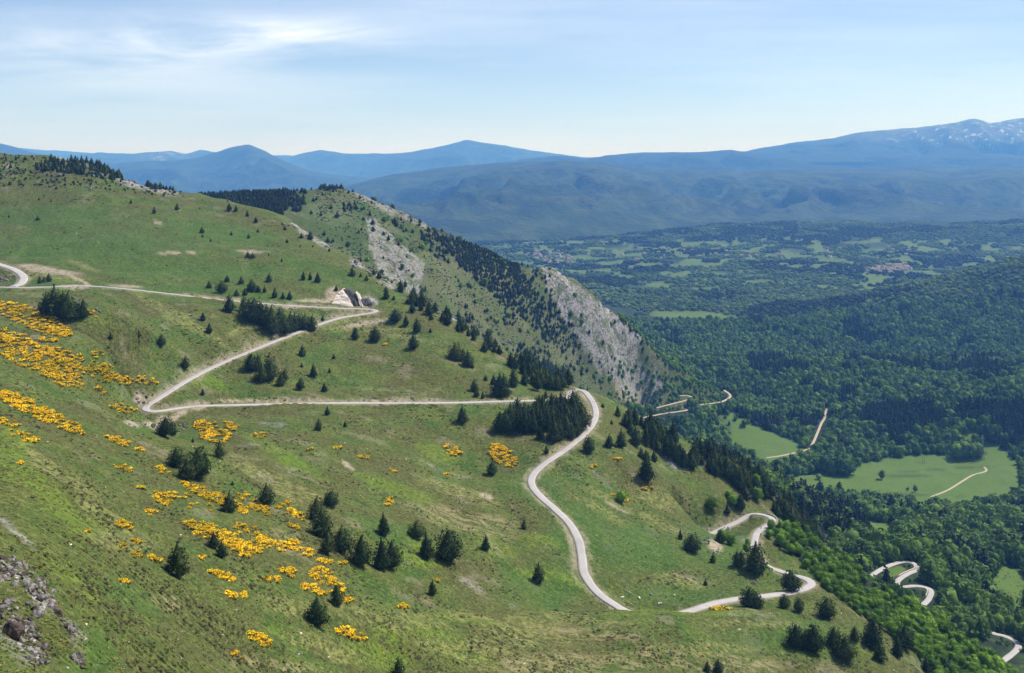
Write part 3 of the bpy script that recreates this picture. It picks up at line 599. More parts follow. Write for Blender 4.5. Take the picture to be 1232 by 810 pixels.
def pine_mesh(seed, rad, nf=1150, size=.030, shape=.8, low=.06):
    g = random.Random(seed); lobes = []; ph = g.random()*6; lean = g.uniform(-.03, .03)
    for j in range(13):
        t = low+(1-low)*(j+.2)/13.5; tt = (t-low)/(1-low)
        r = rad*(1-tt)**shape*min(1, .55+tt*4)*g.uniform(.82, 1.12)
        m = max(2, int(7*(1-tt)+1.5))
        for k in range(m):
            a = ph+2*pi*(k+g.uniform(-.3, .3))/m+j*1.3; q = r*g.uniform(.55, .92)
            lobes.append((q*cos(a)+lean*t, q*sin(a), t+g.uniform(-.02, .02), max(.028, r*g.uniform(.28, .48))))
    lobes.append((lean, 0, .975, .02)); lobes.append((lean, 0, .94, .03))
    c = cloud(lobes, nf, size, seed, .75, .2)
    k = core([(low+.02, rad*.5), (low+.15, rad*.68), (low+(1-low)*.5, rad*.42), (.93, rad*.04)])
    V, F = joinVF(c, k); return mesh_np('crown', V, F, mPine)
def trunk_mesh(r=.022, h=.5, limbs=4, seed=1):
    g = random.Random(seed); p = core([(-.04, r*1.3), (.03, r), (h*.5, r*.72), (h, r*.3)], 6); parts = [p]
    for k in range(limbs):
        a = g.random()*6.28; z0 = h*g.uniform(.3, .9); L = g.uniform(.10, .2); v = np.array([cos(a), sin(a), .45]); pr = np.array([-sin(a), cos(a), 0])*r*.28
        q = np.array([0, 0, z0]); e = q+v*L; up = np.array([0, 0, r*.28])
        parts.append((np.array([q-pr, q+up, q+pr, e-pr*.3, e+up*.3, e+pr*.3]), np.array([(0, 1, 4, 3), (1, 2, 5, 4), (2, 0, 3, 5)])))
    V, F = joinVF(*parts); return mesh_np('trunk', V, F, mBark)
def broad_mesh(seed, rad=.5, nf=900, size=.045, mat=None, z0=.15, nl=16, squash=.85):
    g = random.Random(seed); lobes = []
    for k in range(nl):
        a = g.random()*6.28; h = g.random(); rr_ = rad*math.sqrt(g.random())*(.75-.35*h); s = rad*g.uniform(.30, .5)
        lobes.append((rr_*cos(a), rr_*sin(a), z0+s*.8+(1-z0-1.7*s)*h, s))
    c = cloud(lobes, nf, size, seed, .9, .25); k = core([(z0+.05, rad*.35), (z0+.3, rad*.62), (.8, rad*.45), (.93, rad*.1)])
    V, F = joinVF(c, k); return mesh_np('crown', V, F, mat or mLeaf)
def dome_mesh(seed, mat, nf=90, size=.13, h=.5, name='clump'):
    g = random.Random(seed); lobes = [(g.uniform(-.3, .3), g.uniform(-.3, .3), h*g.uniform(.1, .45), g.uniform(.22, .38)) for _ in range(7)]
    V, F = cloud(lobes, nf, size, seed, .8, .5); V[:, 2] *= h/.5; return mesh_np(name, V, F, mat)
PINES = [pine_mesh(s, r, shape=sh, low=lo) for s, r, sh, lo in ((1, .34, .55, .05), (2, .42, .42, .06), (3, .31, .60, .05), (4, .46, .38, .09), (5, .38, .48, .04), (6, .35, .5, .12))]
PINEW = [pine_mesh(11+s, .52, nf=1700, shape=.42, low=.10, size=.030) for s in range(2)]
TRUNKS = [trunk_mesh(seed=s) for s in range(2)]
BROAD = [broad_mesh(31+s, .5+.06*(s % 3)) for s in range(4)]
BTR = trunk_mesh(.03, .45, 5, 9)

# ------------------------------------------------------------------ wordings: where a thing stands
ORD = ['first','second','third','fourth','fifth','sixth','seventh','eighth','ninth','tenth','eleventh','twelfth','thirteenth','fourteenth','fifteenth','sixteenth','seventeenth','eighteenth','nineteenth','twentieth']
def ordn(i): return ORD[i] if i < 20 else ('twenty-'+ORD[i-20] if i < 29 else 'thirtieth')
def to_label(items, noun, zones, describe):
    """items: dicts with px, py, h; gives each a label that singles it out inside its zone"""
    byz = {}
    for it in items:
        for zi, (ph, box) in enumerate(zones):
            if box[0] <= it['px'] < box[2] and box[1] <= it['py'] < box[3]: break
        byz.setdefault(zi, []).append(it)
    for zi, L in byz.items():
        L.sort(key=lambda q: q['px'])
        for i, it in enumerate(L):
            w = describe(it)
            pos = 'only one' if len(L) == 1 else ('leftmost' if i == 0 else 'rightmost' if i == len(L)-1 else ordn(i)+' from the left')
            it['label'] = f"{w} {noun}, {pos} {zones[zi][0]}"
            if len(it['label'].split()) > 16: it['label'] = ' '.join(it['label'].split()[1:])
            if len(it['label'].split()) > 16: it['label'] = ' '.join(it['label'].split()[1:])

ROADPX = []
for k_, L_ in LINES.items():
    if k_ in ('low',) or k_[0] == 'v':
        for p_ in L_[::3]: ROADPX.append((p_[0]/p_[1]*FPX+CX, HZ-p_[2]/p_[1]*FPX, p_[1]))
ROADPX = np.array([q for q in ROADPX if not (q[2] < 900 and (q[0] < 1046 or (q[1] > 697 and q[0] < 1092) or (1121 < q[0] < 1194) or (q[1] > 722 and q[0] < 1150) or q[1] > 786))])
def clears(px, row, y, h, w):
    """false where a tree would stand between the camera's slope and an open stretch of road"""
    ok = np.ones(len(px), bool)
    for rx, ry, rY in ROADPX:
        ok &= ~((np.abs(px-rx) < w*.5+.6) & (ry > row-h-.3) & (ry < row+1.5) & (y < rY+6))
    return ok
# ------------------------------------------------------------------ pines, read off the photograph: zoom origin, zoom scale, (x, y of foot, height)
PL = []
def zoomlist(ox, oy, s, L, kind='p'):
    for q in L:
        PL.append(dict(px=ox+q[0]/s, py=oy+q[1]/s, h=q[2]/s, kind=q[3] if len(q) > 3 else kind))
zoomlist(0, 160, 3.974, [(28,130,18),(75,128,25),(120,130,22),(50,168,24),(20,170,14),(45,250,26,'w'),(100,250,18,'w'),(268,270,18,'w'),(185,322,15),(243,330,15,'w'),(180,418,25),(42,405,18),(625,338,22,'w'),(737,385,36,'w'),(845,370,35,'w'),(1095,375,42),(1128,375,30,'w'),(1182,400,32),(965,478,32,'w'),(968,500,20),(1007,520,18,'w'),(1105,490,22,'w'),(1187,505,25,'w'),(1222,425,25),(1088,330,14),(955,365,12),(1185,595,30,'w'),(1215,598,20),(188,720,38),(210,715,32),(231,712,42),(1000,740,35),(1060,765,60),(1085,712,35),(1153,722,40),(1198,760,55),(1130,780,35),(1170,778,40)])
zoomlist(300, 200, 3.974, [(33,270,25),(40,317,20,'w'),(180,367,22,'w'),(242,388,14),(303,388,12),(170,306,22),(248,345,28),(290,352,42,'w'),(375,365,30),(400,362,20),(382,408,20,'w'),(155,458,20,'w'),(92,428,14),(15,440,30,'w'),(95,553,40),(120,628,52),(160,635,35),(192,638,42),(72,605,38),(42,602,35),(12,600,60),(258,545,45),(290,545,40),(326,557,52,'w'),(415,597,30),(492,525,42),(532,530,22),(560,548,30),(655,635,60),(690,640,25),(697,745,65),(748,765,55),(778,700,50),(800,795,70),(745,580,35),(785,635,60),(825,665,70),(870,735,30),(855,700,45),(885,690,35),(755,655,25),(1000,740,55,'w'),(1015,795,60),(650,600,26),(620,540,40,'w'),(595,520,30,'w'),(680,560,18)])
zoomlist(0, 340, 3.974, [(220,155,110),(258,160,150),(300,160,120),(325,170,130),(395,170,95),(345,160,90),(528,270,35),(662,260,35),(770,305,60),(885,410,60),(968,540,35,'w'),(970,182,45),(1000,240,50),(1095,140,85),(1165,140,80),(1190,165,90),(1215,190,120),(1195,420,80),(1228,420,60),(790,735,95,'w'),(825,735,62)])
zoomlist(300, 360, 3.974, [(15,110,100),(50,120,110),(80,125,100),(105,160,130),(145,130,90),(165,165,90),(195,155,95),(215,150,85),(235,130,60),(265,145,75),(300,150,75),(505,195,65),(600,205,70,'w'),(783,240,75),(253,272,55,'w'),(305,372,65),(403,285,25,'w'),(250,325,22),(383,352,25),(243,435,60),(358,445,45),(150,415,70),(168,390,60),(95,385,130),(60,395,90),(40,340,80),(10,345,90),(985,290,85,'w'),(1020,295,60),(1045,320,75),(1065,330,30),(1130,390,30),(1165,410,40),(1075,440,60),(1085,468,45),(1115,475,38,'w'),(1190,465,90),(1215,460,100),(330,628,60),(372,555,45),(457,612,30),(1018,590,85),(865,98,25),(865,160,25),(1140,200,60),(1125,250,50),(350,105,28,'w')])
zoomlist(590, 380, 3.974, [(240,590,60),(268,660,40,'w'),(470,655,80,'w'),(568,630,65),(625,630,90),(695,625,95),(675,570,60),(720,680,50),(745,700,60),(745,785,120),(782,700,60),(580,520,25,'w'),(537,440,25),(10,760,70),(45,385,110),(110,340,90),(165,330,75),(225,360,85),(265,395,40,'w'),(15,330,50),(205,325,60),(70,350,60)])
zoomlist(0, 520, 3.974, [(840,165,95),(895,230,125),(945,220,150,'w'),(1050,120,85),(1095,385,105),(1020,555,80),(1058,600,80),(845,690,165),(1110,255,25),(920,50,25)])
zoomlist(300, 520, 3.974, [(80,350,105),(388,355,75,'w'),(320,420,110),(345,500,140),(375,585,110),(440,575,125),(535,640,150),(640,495,110),(630,660,155),(680,655,140),(800,505,80,'w'),(845,605,125),(950,615,150,'w'),(1130,565,75),(875,780,75),(1160,205,70),(410,790,60)])
zoomlist(250, 640, 4.738, [(620,530,165),(735,420,120),(1085,835,120)])
zoomlist(500, 640, 4.738, [(700,285,110)])
zoomlist(590, 540, 3.974, [(160,385,50),(908,435,50,'w'),(965,490,85,'w'),(1180,560,75),(1200,555,70),(1100,450,60),(1065,545,45),(1135,305,40),(1195,285,75),(1222,240,60)])
zoomlist(760, 600, 2.61, [(390,230,95),(500,288,65,'w'),(370,343,64,'w'),(390,345,50,'w'),(480,345,46,'w'),(525,355,45,'w'),(612,375,65,'w'),(515,465,70,'w'),(572,480,85,'w'),(545,470,60),(635,462,60),(672,505,75,'w'),(655,490,60),(700,450,50),(760,470,90),(780,510,60),(835,500,70),(858,470,75,'w'),(925,548,50),(272,548,45),(238,545,35),(800,400,40,'w'),(750,450,60),(232,272,20,'w'),(985,545,45)])
zoomlist(840, 470, 5.4, [(150,530,120),(125,525,90),(70,500,70),(275,775,100),(325,700,70,'w'),(190,800,60),(25,480,60)])
ZP = [
 ('on the grassy crest at the far left', (0,0,60,232)), ('dotting the big upper left field', (0,0,235,300)), ('near the upper field\'s right rim', (235,0,300,300)),
 ('of the trio beside the upper left bend', (0,300,62,343)), ('in the clump right below the left bend', (0,343,110,385)),
 ('on the slope above the left hairpin', (110,343,235,446)), ('around the left hairpin', (150,446,240,532)),
 ('on the rim behind the field', (300,0,420,305)), ('in the row above the upper road', (235,300,345,345)), ('by the top of the upper road', (345,300,412,355)),
 ('above the rock cutting', (412,0,470,362)), ('in the long copse below the upper road', (240,345,322,400)), ('right of the long copse', (322,345,385,400)),
 ('under the sloping road', (285,400,346,470)), ('between the middle roads, left part', (346,395,420,482)), ('between the middle roads, high up', (420,360,480,440)),
 ('right beyond the rock cutting', (470,0,520,440)), ('on the rocky rim above the level road', (520,0,590,440)), ('just above the right end of the level road', (540,400,690,486)),
 ('under the level road on the left', (380,486,425,560)), ('under the level road on the right', (425,486,610,570)), ('at the dense grove\'s lower edge', (610,486,668,560)),
 ('outside the big road curve', (668,470,830,600)), ('in the grass left of the tall curve', (600,600,690,720)),
 ('in the upper left broom slope', (190,530,300,640)), ('amid the lower left broom', (190,640,300,720)), ('left of the central cluster', (300,560,345,680)),
 ('in the central cluster\'s left half', (345,560,428,690)), ('in the central cluster\'s middle', (428,560,485,700)), ('in the central cluster\'s right half', (485,560,560,700)), ('alone in the open lower slope', (560,600,600,680)),
 ('above the small hairpin', (830,0,905,632)), ('left of the small hairpin', (780,632,880,700)), ('below the small hairpin', (880,600,968,700)),
 ('along the lowest bend', (840,700,1003,746)), ('on the lower right pasture', (940,745,1040,812)), ('at the edge of the leafy flank', (1003,700,1180,812)), ('at the very bottom of the slope', (300,690,1180,900)), ('elsewhere on the hillside', (-999,-999,3000,3000))]
def sub_label(lab, x, y, h, F_):
    xs = sorted(f[0] for f in F_); ys = sorted(f[1] for f in F_); hs = sorted(f[2] for f in F_); n = len(F_)
    px_ = ['left end', 'left part', 'left middle', 'right middle', 'right part', 'right end'][min(5, xs.index(x)*6//n)]
    py_ = 'back' if y < ys[n//3] else 'front' if y > ys[2*n//3] else 'midst'
    s = ['lowest ', 'low ', '', 'tall ', 'tallest '][min(4, hs.index(h)*5//n)].replace('lowest', 'very low').replace('tallest', 'very tall')
    return f'{s}{lab}, {py_} of its {px_}'
def desc_pine(it):
    s = 'tall' if it['h'] > 25 else 'small' if it['h'] < 12 else 'medium'
    return f"{s} {'round' if it['kind'] == 'w' else 'conical'} dark"
to_label(PL, 'pine', ZP, desc_pine)
for it in PL: it['group'] = 'pines scattered over the hillside'
def fill_poly(poly, n, dmin, h0, h1, seed, gap=0):
    g = random.Random(seed); xs = [p[0] for p in poly]; ys = [p[1] for p in poly]; out = []
    tries = 0
    while len(out) < n and tries < n*60:
        tries += 1; x = g.uniform(min(xs), max(xs)); y = g.uniform(min(ys), max(ys))
        if not inpoly(np.array([x]), np.array([y]), poly)[0]: continue
        if any((x-a)**2+((y-b_)*2)**2 < dmin*dmin for a, b_, _ in out): continue
        if gap and fbm(np.array([x]), np.array([y*2]), 26, 2, seed)[0] < gap: continue
        out.append((x, y, h0+(h1-h0)*g.random()**1.4))
    return out
GROVES = [
 ('dark pine in the grove inside the big curve', 'pines of the grove inside the big curve', [(597,520),(612,504),(640,497),(672,492),(700,497),(706,506),(704,515),(690,531),(668,532),(650,522),(625,520)], 66, 5.5, 19, 28),
 ('dark pine in the wedge above the big curve', 'pines above the big curve', [(611,440),(635,436),(655,444),(690,466),(684,470),(655,468),(630,452)], 34, 5.5, 17, 25),
 ('dark pine in the far left crest wood', 'pines on the far left crest', [(44,206),(60,192),(95,195),(130,199),(145,210),(150,222),(130,217),(100,211),(60,207)], 110, 2.7, 5, 11),
 ('pine in the dark patch on the far rim', 'pines at the far rim', [(176,220),(190,221),(212,228),(195,231),(182,228)], 22, 2.6, 5, 9),
 ('dark pine in the belt along the falling crest', 'pines along the falling crest', [(742,500),(765,508),(800,526),(850,550),(890,562),(905,572),(950,610),(985,642),(1000,654),(985,656),(950,634),(915,604),(885,588),(850,570),(820,562),(790,548),(765,530),(748,512)], 118, 6.4, 13, 28),
 ('dark pine on the rocky rim below the ridge', 'pines along the rocky rim', [(478,348),(500,362),(545,384),(580,405),(610,425),(600,428),(570,412),(540,394),(500,372)], 26, 6, 9, 17),
]
for lab, grp, poly, n, dm, h0, h1 in GROVES:
    F_ = fill_poly(poly, n, dm, h0, h1, len(PL), -.02 if 'belt' in lab else 0)
    for x, y, h in F_: PL.append(dict(px=x, py=y, h=h, kind='g', label=sub_label(lab, x, y, h, F_), group=grp))
PL.sort(key=lambda q: -q['h'])
C3 = cast([q['px'] for q in PL], [q['py'] for q in PL])
def place_tree(name, loc, H, widen, crown, trunk, label, cat, group, rz):
    r = bpy.data.objects.new(name, None); COL.objects.link(r); r.empty_display_size = .1
    r.location = loc; r.rotation_euler = (0, 0, rz); r.scale = (H*widen, H*widen, H)
    tag(r, label, cat, group)
    for nm, me in (('trunk', trunk), ('crown', crown)):
        o = bpy.data.objects.new(nm, me); COL.objects.link(o); o.parent = r
    return r
rest = []
for k, (q, c) in enumerate(zip(PL, C3)):
    Hm = q['h']/FPX*c[1]*1.06; wide = q['kind'] == 'w'
    me = (PINEW[k % 2] if wide else PINES[rnd.randrange(6)]); wd = rnd.uniform(.82, 1.18)*(.9 if q['kind'] == 'g' else 1)
    loc = (c[0], c[1]+.3, c[2]-.15)
    if k < 300: place_tree('pine_tree', loc, Hm, wd, me, TRUNKS[k % 2], q['label'], 'pine tree', q['group'], rnd.random()*6.28)
    else: rest.append((loc[0], loc[1], loc[2], Hm, wd, rnd.randrange(4)))

# ------------------------------------------------------------------ masses: instances over point meshes
def proto_collection(name, meshes):
    c = bpy.data.collections.new(name)
    for i, me in enumerate(meshes):
        o = bpy.data.objects.new(f'{name}_{i}', me); c.objects.link(o)
    return c
def scatter(name, pts, coll, label, nvar, widen=None):
    """pts: (n, 4+) x y z scale [width factor]"""
    pts = np.asarray(pts, float); n = len(pts)
    if n == 0: return
    me = bpy.data.meshes.new(name); me.vertices.add(n); me.vertices.foreach_set('co', pts[:, :3].astype(np.float32).ravel())
    g = np.random.default_rng(len(name)+n)
    a = me.attributes.new('rot', 'FLOAT', 'POINT'); a.data.foreach_set('value', g.uniform(0, 6.283, n).astype(np.float32))
    wd = pts[:, 4] if pts.shape[1] > 4 else np.ones(n)
    a = me.attributes.new('size', 'FLOAT_VECTOR', 'POINT'); a.data.foreach_set('vector', np.stack([pts[:, 3]*wd, pts[:, 3]*wd, pts[:, 3]], 1).astype(np.float32).ravel())
    a = me.attributes.new('which', 'INT', 'POINT'); a.data.foreach_set('value', g.integers(0, nvar, n).astype(np.int32))
    o = link(name, me); tag(o, label, kind='stuff')
    ng = bpy.data.node_groups.new(name+'_spread', 'GeometryNodeTree')
    ng.interface.new_socket('Geometry', in_out='INPUT', socket_type='NodeSocketGeometry'); ng.interface.new_socket('Geometry', in_out='OUTPUT', socket_type='NodeSocketGeometry')
    gi = ng.nodes.new('NodeGroupInput'); go = ng.nodes.new('NodeGroupOutput'); iop = ng.nodes.new('GeometryNodeInstanceOnPoints')
    ci = ng.nodes.new('GeometryNodeCollectionInfo'); ci.inputs['Collection'].default_value = coll; ci.inputs['Separate Children'].default_value = True; ci.inputs['Reset Children'].default_value = True
    def na(nm, ty):
        x = ng.nodes.new('GeometryNodeInputNamedAttribute'); x.data_type = ty; x.inputs['Name'].default_value = nm
        return [s for s in x.outputs if s.enabled][0]
    cx = ng.nodes.new('ShaderNodeCombineXYZ'); ng.links.new(na('rot', 'FLOAT'), cx.inputs[2])
    ng.links.new(gi.outputs[0], iop.inputs['Points']); ng.links.new(ci.outputs[0], iop.inputs['Instance']); iop.inputs['Pick Instance'].default_value = True
    ng.links.new(na('which', 'INT'), iop.inputs['Instance Index']); ng.links.new(cx.outputs[0], iop.inputs['Rotation']); ng.links.new(na('size', 'FLOAT_VECTOR'), iop.inputs['Scale'])
    ng.links.new(iop.outputs[0], go.inputs[0])
    md = o.modifiers.new('spread', 'NODES'); md.node_group = ng
    return o
CP_ = proto_collection('small_pine_shapes', [pine_mesh(60+s, r, nf=420, size=.05) for s, r in ((0, .34), (1, .40), (2, .30), (3, .38))])
scatter('distant_hillside_pines', [r[:5] for r in rest], CP_, 'smallest pines of the hillside groves', 4)

# ------------------------------------------------------------------ broadleaf bushes and trees of the hillside and the spur's flank
BL = []
for ox, oy, s, L in ((590, 540, 3.974, [(628,258,62),(1060,285,55),(1140,235,40),(1150,462,52),(1225,500,50)]), (760, 600, 2.61, [(250,30,32),(320,20,34),(310,147,35),(285,138,45)]), (840, 470, 5.4, [(95,765,75),(205,700,50),(375,615,80),(385,715,90),(470,640,70)]), (830, 590, 5.4, [(515,310,60),(375,370,60)])):
    for q in L: BL.append(dict(px=ox+q[0]/s, py=oy+q[1]/s, h=q[2]/s))
to_label(BL, 'leafy bush', [('outside the big road curve', (700,0,780,620)), ('above the small hairpin', (780,0,900,622)), ('above the small hairpin on its right', (900,0,1000,622)), ('around the small hairpin', (780,622,1000,700)), ('elsewhere on the slope', (-99,-99,3000,3000))], lambda it: 'bright green' if it['h'] > 12 else 'small bright green')
for it in BL: it['group'] = 'leafy bushes on the hillside'
FLK = [(925,636),(950,634),(1000,664),(1040,697),(1080,722),(1120,745),(1160,772),(1240,822),(1240,835),(1140,835),(1122,812),(1100,785),(1045,750),(1000,715),(965,680),(935,655)]
F_ = fill_poly(FLK, 420, 5.0, 7, 17, 91)
for x, y, h in F_:
    BL.append(dict(px=x, py=y, h=h, label=sub_label('green leafy tree in the steep flank wood', x, y, h, F_), group='leafy trees on the steep flank'))
KN = [(930,640),(1000,640)]
C3 = cast([q['px'] for q in BL], [q['py'] for q in BL])
_ok = clears(np.array([q['px'] for q in BL]), np.array([q['py'] for q in BL]), C3[:, 1], np.array([q['h'] for q in BL]), np.array([q['h']*1.1 for q in BL]))
BL = [q for q, k_ in zip(BL, _ok) if k_]; C3 = C3[_ok]
order = sorted(range(len(BL)), key=lambda i: -BL[i]['h']); rest = []
for n_, i in enumerate(order):
    q, c = BL[i], C3[i]; Hm = q['h']/FPX*c[1]
    if n_ < 300: place_tree('broadleaf_tree', (c[0], c[1], c[2]-.2), Hm, rnd.uniform(.9, 1.25), BROAD[rnd.randrange(4)], BTR, q['label'], 'leafy tree', q['group'], rnd.random()*6.28)
    else: rest.append((c[0], c[1], c[2]-.2, Hm, 1.1))
CB_ = proto_collection('leafy_crowns', [broad_mesh(70+s, .5+.05*s, nf=420, size=.065) for s in range(4)])
scatter('flank_underwood', rest, CB_, 'smaller leafy trees filling the wood on the flank', 4)

g = random.Random(88); cs = []
for x_, y_, h_ in fill_poly([(-4,186),(40,188),(70,192),(120,201),(150,216),(215,229),(240,238),(200,238),(120,228),(0,224)], 420, 1.3, .8, 2.6, 33):
    c = cast(x_, y_)[0]; cs.append((c[0], c[1], c[2]-.1, h_/FPX*c[1]*1.2, 1.1))
scatter('crest_scrub', cs, proto_collection('crest_scrub_shapes', [dome_mesh(180, mHeath, 50, .2, .7), dome_mesh(181, mPine, 50, .2, .8), dome_mesh(182, mPine, 50, .2, .9)]), 'dark juniper scrub on the rocky crest at the far left', 3)
# ------------------------------------------------------------------ valley and ridge woods
def world_points(y0, y1, step, sel, hgt, seed, px0=-60, px1=1330):
    g = np.random.default_rng(seed); ys = np.arange(y0, y1, step); out = []
    for y in ys:
        x = np.arange((px0-CX)/FPX*y, (px1-CX)/FPX*y, step); n = len(x)
        out.append(np.stack([x+g.uniform(-.48, .48, n)*step, y+g.uniform(-.48, .48, n)*step], 1))
    p = np.vstack(out); x, y = p[:, 0], np.clip(p[:, 1], 35, 6900)
    a = (x/y-us[0])/(us[1]-us[0]); b_ = np.interp(np.log(y), Ls, np.arange(NY))
    z = lerp_grid(ZZ, a, b_); rv = HZ-z/y*FPX; cm = lerp_grid(CUM, a, b_); px = x/y*FPX+CX
    keep = sel(px, rv, x, y, a, b_) & (rv-hgt/y*FPX*1.3 < cm) & (lerp_grid(np.minimum(RD, 50), a, b_) > 2.0) 
    x, y, z, px, rv = x[keep], y[keep], z[keep], px[keep], rv[keep]
    if y0 < 2500:
        global TALL; k2 = clears(px, rv, y, 3.0/y*FPX, 4/y*FPX); x, y, z, px, rv = x[k2], y[k2], z[k2], px[k2], rv[k2]
        TALL = np.where(clears(px, rv, y, hgt/y*FPX*.9, hgt/y*FPX*.9), 1, 0)
    else: TALL = np.ones(len(x))
    return x, y, z, px, rv
def wood_sel(px, rv, x, y, a, b_): return (lerp_grid(wood, a, b_) > .5)
def conif(x, y, px, rv, seed=0):
    n = fbm(x, y, 130, 4, 301)+.45*fbm(x, y, 25, 2, 302)
    bias = -.42+.75*np.exp(-((rv-(505-.02*(px-1100)))/18)**2)*(px > 960)*(y < 1900)+.35*((y > 2050) & (y < 2600) & (px > 900))*(np.abs(rv-440) < 10)+.45*((px < 1080) & (y > 980) & (y < 1300))
    bias = bias+.28*(px > 1130)*((y > 780) & (y < 1150))
    return (n+bias) > 0
CVb = proto_collection('valley_crowns', [broad_mesh(90+s, .56+.05*(s % 3), nf=260, size=.085, mat=mLeafV, z0=.02, nl=11) for s in range(5)])
mp = mPine; mPine = mPineV
CVp = proto_collection('valley_conifers', [pine_mesh(100+s, .27+.03*s, shape=.65, nf=230, size=.065) for s in range(4)])
mPine = mp
CFb = proto_collection('far_canopy', [broad_mesh(120+s, .8, nf=120, size=.16, mat=mLeafF, z0=0, nl=9) for s in range(4)])
leafp = []; conp = []; farp = []; farc = []
for y0, y1, st, h0, h1, sd in ((720, 1330, 6.3, 9, 16, 1), (1330, 2100, 7.6, 9, 16, 2), (2100, 3000, 10, 9, 16, 3)):
    x, y, z, px, rv = world_points(y0, y1, st, wood_sel, h1, sd, 640 if y0 < 2000 else 600)
    cf = conif(x, y, px, rv); g = np.random.default_rng(sd); H = g.uniform(h0, h1, len(x))*(1+.25*fbm(x, y, 60, 2, 7))
    H = np.where(cf, H*1.25, H)*g.choice([.55, .8, 1, 1.15, 1.4], len(x), p=[.15,.2,.35,.2,.1]); H = np.where(TALL > 0, H, g.uniform(2, 3, len(x))); cf = cf & (TALL > 0)
    P5 = np.stack([x, y, z-.4, H, g.uniform(.8, 1.15, len(x))], 1)
    leafp.append(P5[~cf]); conp.append(P5[cf])
x, y, z, px, rv = world_points(3000, 6800, 19, wood_sel, 14, 5, 560)
g = np.random.default_rng(5); sel_ = fbm(x, y, 420, 4, 401) > -.35; H = g.uniform(7, 15, len(x)); P5 = np.stack([x, y, z-2, H, g.uniform(.9, 1.6, len(x))], 1)
cf = (fbm(x, y, 600, 4, 433) > .22) | ((y > 5600) & (px < 960) & (fbm(x, y, 260, 4, 435) > -.05))
farp = P5[~cf & sel_]; farc = P5[cf]
scatter('valley_broadleaf_wood', np.vstack(leafp), CVb, 'broadleaf wood covering the valley floor', 5)
scatter('valley_conifer_wood', np.vstack(conp), CVp, 'dark conifers standing among the valley woods', 4)
scatter('far_valley_wood', farp, CFb, 'scattered woods far up the valley', 4)
CFp = proto_collection('far_conifer_canopy', [broad_mesh(130+s, .7, nf=120, size=.15, mat=mPineV, z0=0, nl=9) for s in range(3)])
scatter('far_dark_wood', farc, CFp, 'dark woods far up the valley', 3)
# ridge: dark belt, scattered pines, leafy foot
BELT = [(516,280),(560,294),(600,308),(622,318),(638,345),(690,392),(702,420),(690,428),(655,412),(640,392),(600,362),(560,328)]
TUFTS = [(500,262,10,5),(470,240,8,5),(400,226,16,4),(350,240,14,10),(355,246,8,10),(420,250,12,5),(560,300,10,5),(665,328,12,8),(680,345,10,8),(645,335,14,8),(650,360,16,12),(670,380,14,12),(720,400,10,10),(700,440,20,12),(610,385,14,10),(590,380,10,8),(560,385,12,8),(480,270,8,5),(520,290,14,10),(720,372,14,5),(760,400,16,8),(640,425,26,8),(690,400,16,14),(530,305,8,12)]
def ridge_sel(px, rv, x, y, a, b_):
    g = np.random.default_rng(77); d = np.full(px.shape, .022); d[inpoly(px, rv, BELT)] = .95
    for cx, cy, rx, ry in TUFTS:
        d = np.maximum(d, .45*(((px-cx)/rx)**2+((rv-cy)/ry)**2 < 1+.8*fbm(x, y, 30, 2, 5)))
    d[inpoly(px, rv, [(235,228),(300,230),(345,226),(352,240),(340,262),(300,262),(240,245)])] = .95
    rk = lerp_grid(rock, a, b_) > .4; d = np.where(rk & (d < .5), .02, d)
    return (px < 880) & (g.random(px.shape) < d)
x, y, z, px, rv = world_points(1300, 2080, 5.2, ridge_sel, 9, 15, 190, 885)
g = np.random.default_rng(3); scatter('ridge_pines', np.stack([x, y, z-.2, g.uniform(4.5, 9.5, len(x))*np.where(TALL > 0, 1, .35), g.uniform(.9, 1.5, len(x))], 1), CVp, 'dark pines and scrub on the rocky ridge', 4)
LEAFY = [(735,430),(760,440),(800,445),(840,452),(878,480),(880,496),(800,496),(785,480),(770,468),(745,450)]
def leafy_sel(px, rv, x, y, a, b_):
    g = np.random.default_rng(78); d = np.full(px.shape, .02)
    d[inpoly(px, rv, LEAFY)] = .8; d[inpoly(px, rv, [(745,378),(770,396),(800,418),(870,476),(880,490),(850,480),(800,440),(775,415),(750,392)])] = .85
    d[(px > 640) & (px < 760) & (rv > 440) & (rv < 470)] = .12; d[(px > 690) & (px < 800) & (rv > 475)] = .6
    return (px < 890) & (g.random(px.shape) < d)
x, y, z, px, rv = world_points(1330, 2100, 5.6, leafy_sel, 8, 16, 440, 892)
scatter('ridge_leafy_wood', np.stack([x, y, z-.3, g.uniform(4, 9, len(x))*np.where(TALL > 0, 1, .35), g.uniform(.9, 1.3, len(x))], 1), proto_collection('ridge_crowns', [broad_mesh(140+s, .6, nf=200, size=.09, z0=0, nl=9) for s in range(4)]), 'bright leafy scrub at the foot of the rocky ridge', 4)
# spots of scrub that fill the ridge grass
def scrub_sel(px, rv, x, y, a, b_):
    g = np.random.default_rng(79); return (px < 870) & (px > 380) & (g.random(px.shape) < np.where(lerp_grid(rock, a, b_) > .4, .14, .42)*np.clip(1+1.2*fbm(x, y, 40, 3, 79), .2, 2))
x, y, z, px, rv = world_points(1300, 2050, 4.4, scrub_sel, 2, 17, 380, 880)
scatter('ridge_scrub', np.stack([x, y, z-.1, g.uniform(1.2, 3.2, len(x)), g.uniform(1, 1.6, len(x))], 1), proto_collection('scrub_shapes', [dome_mesh(150+s, mHeath, 40, .22) for s in range(3)]+[dome_mesh(155, mLeafV, 40, .22)]), 'low scrub and heather on the ridge face', 4)

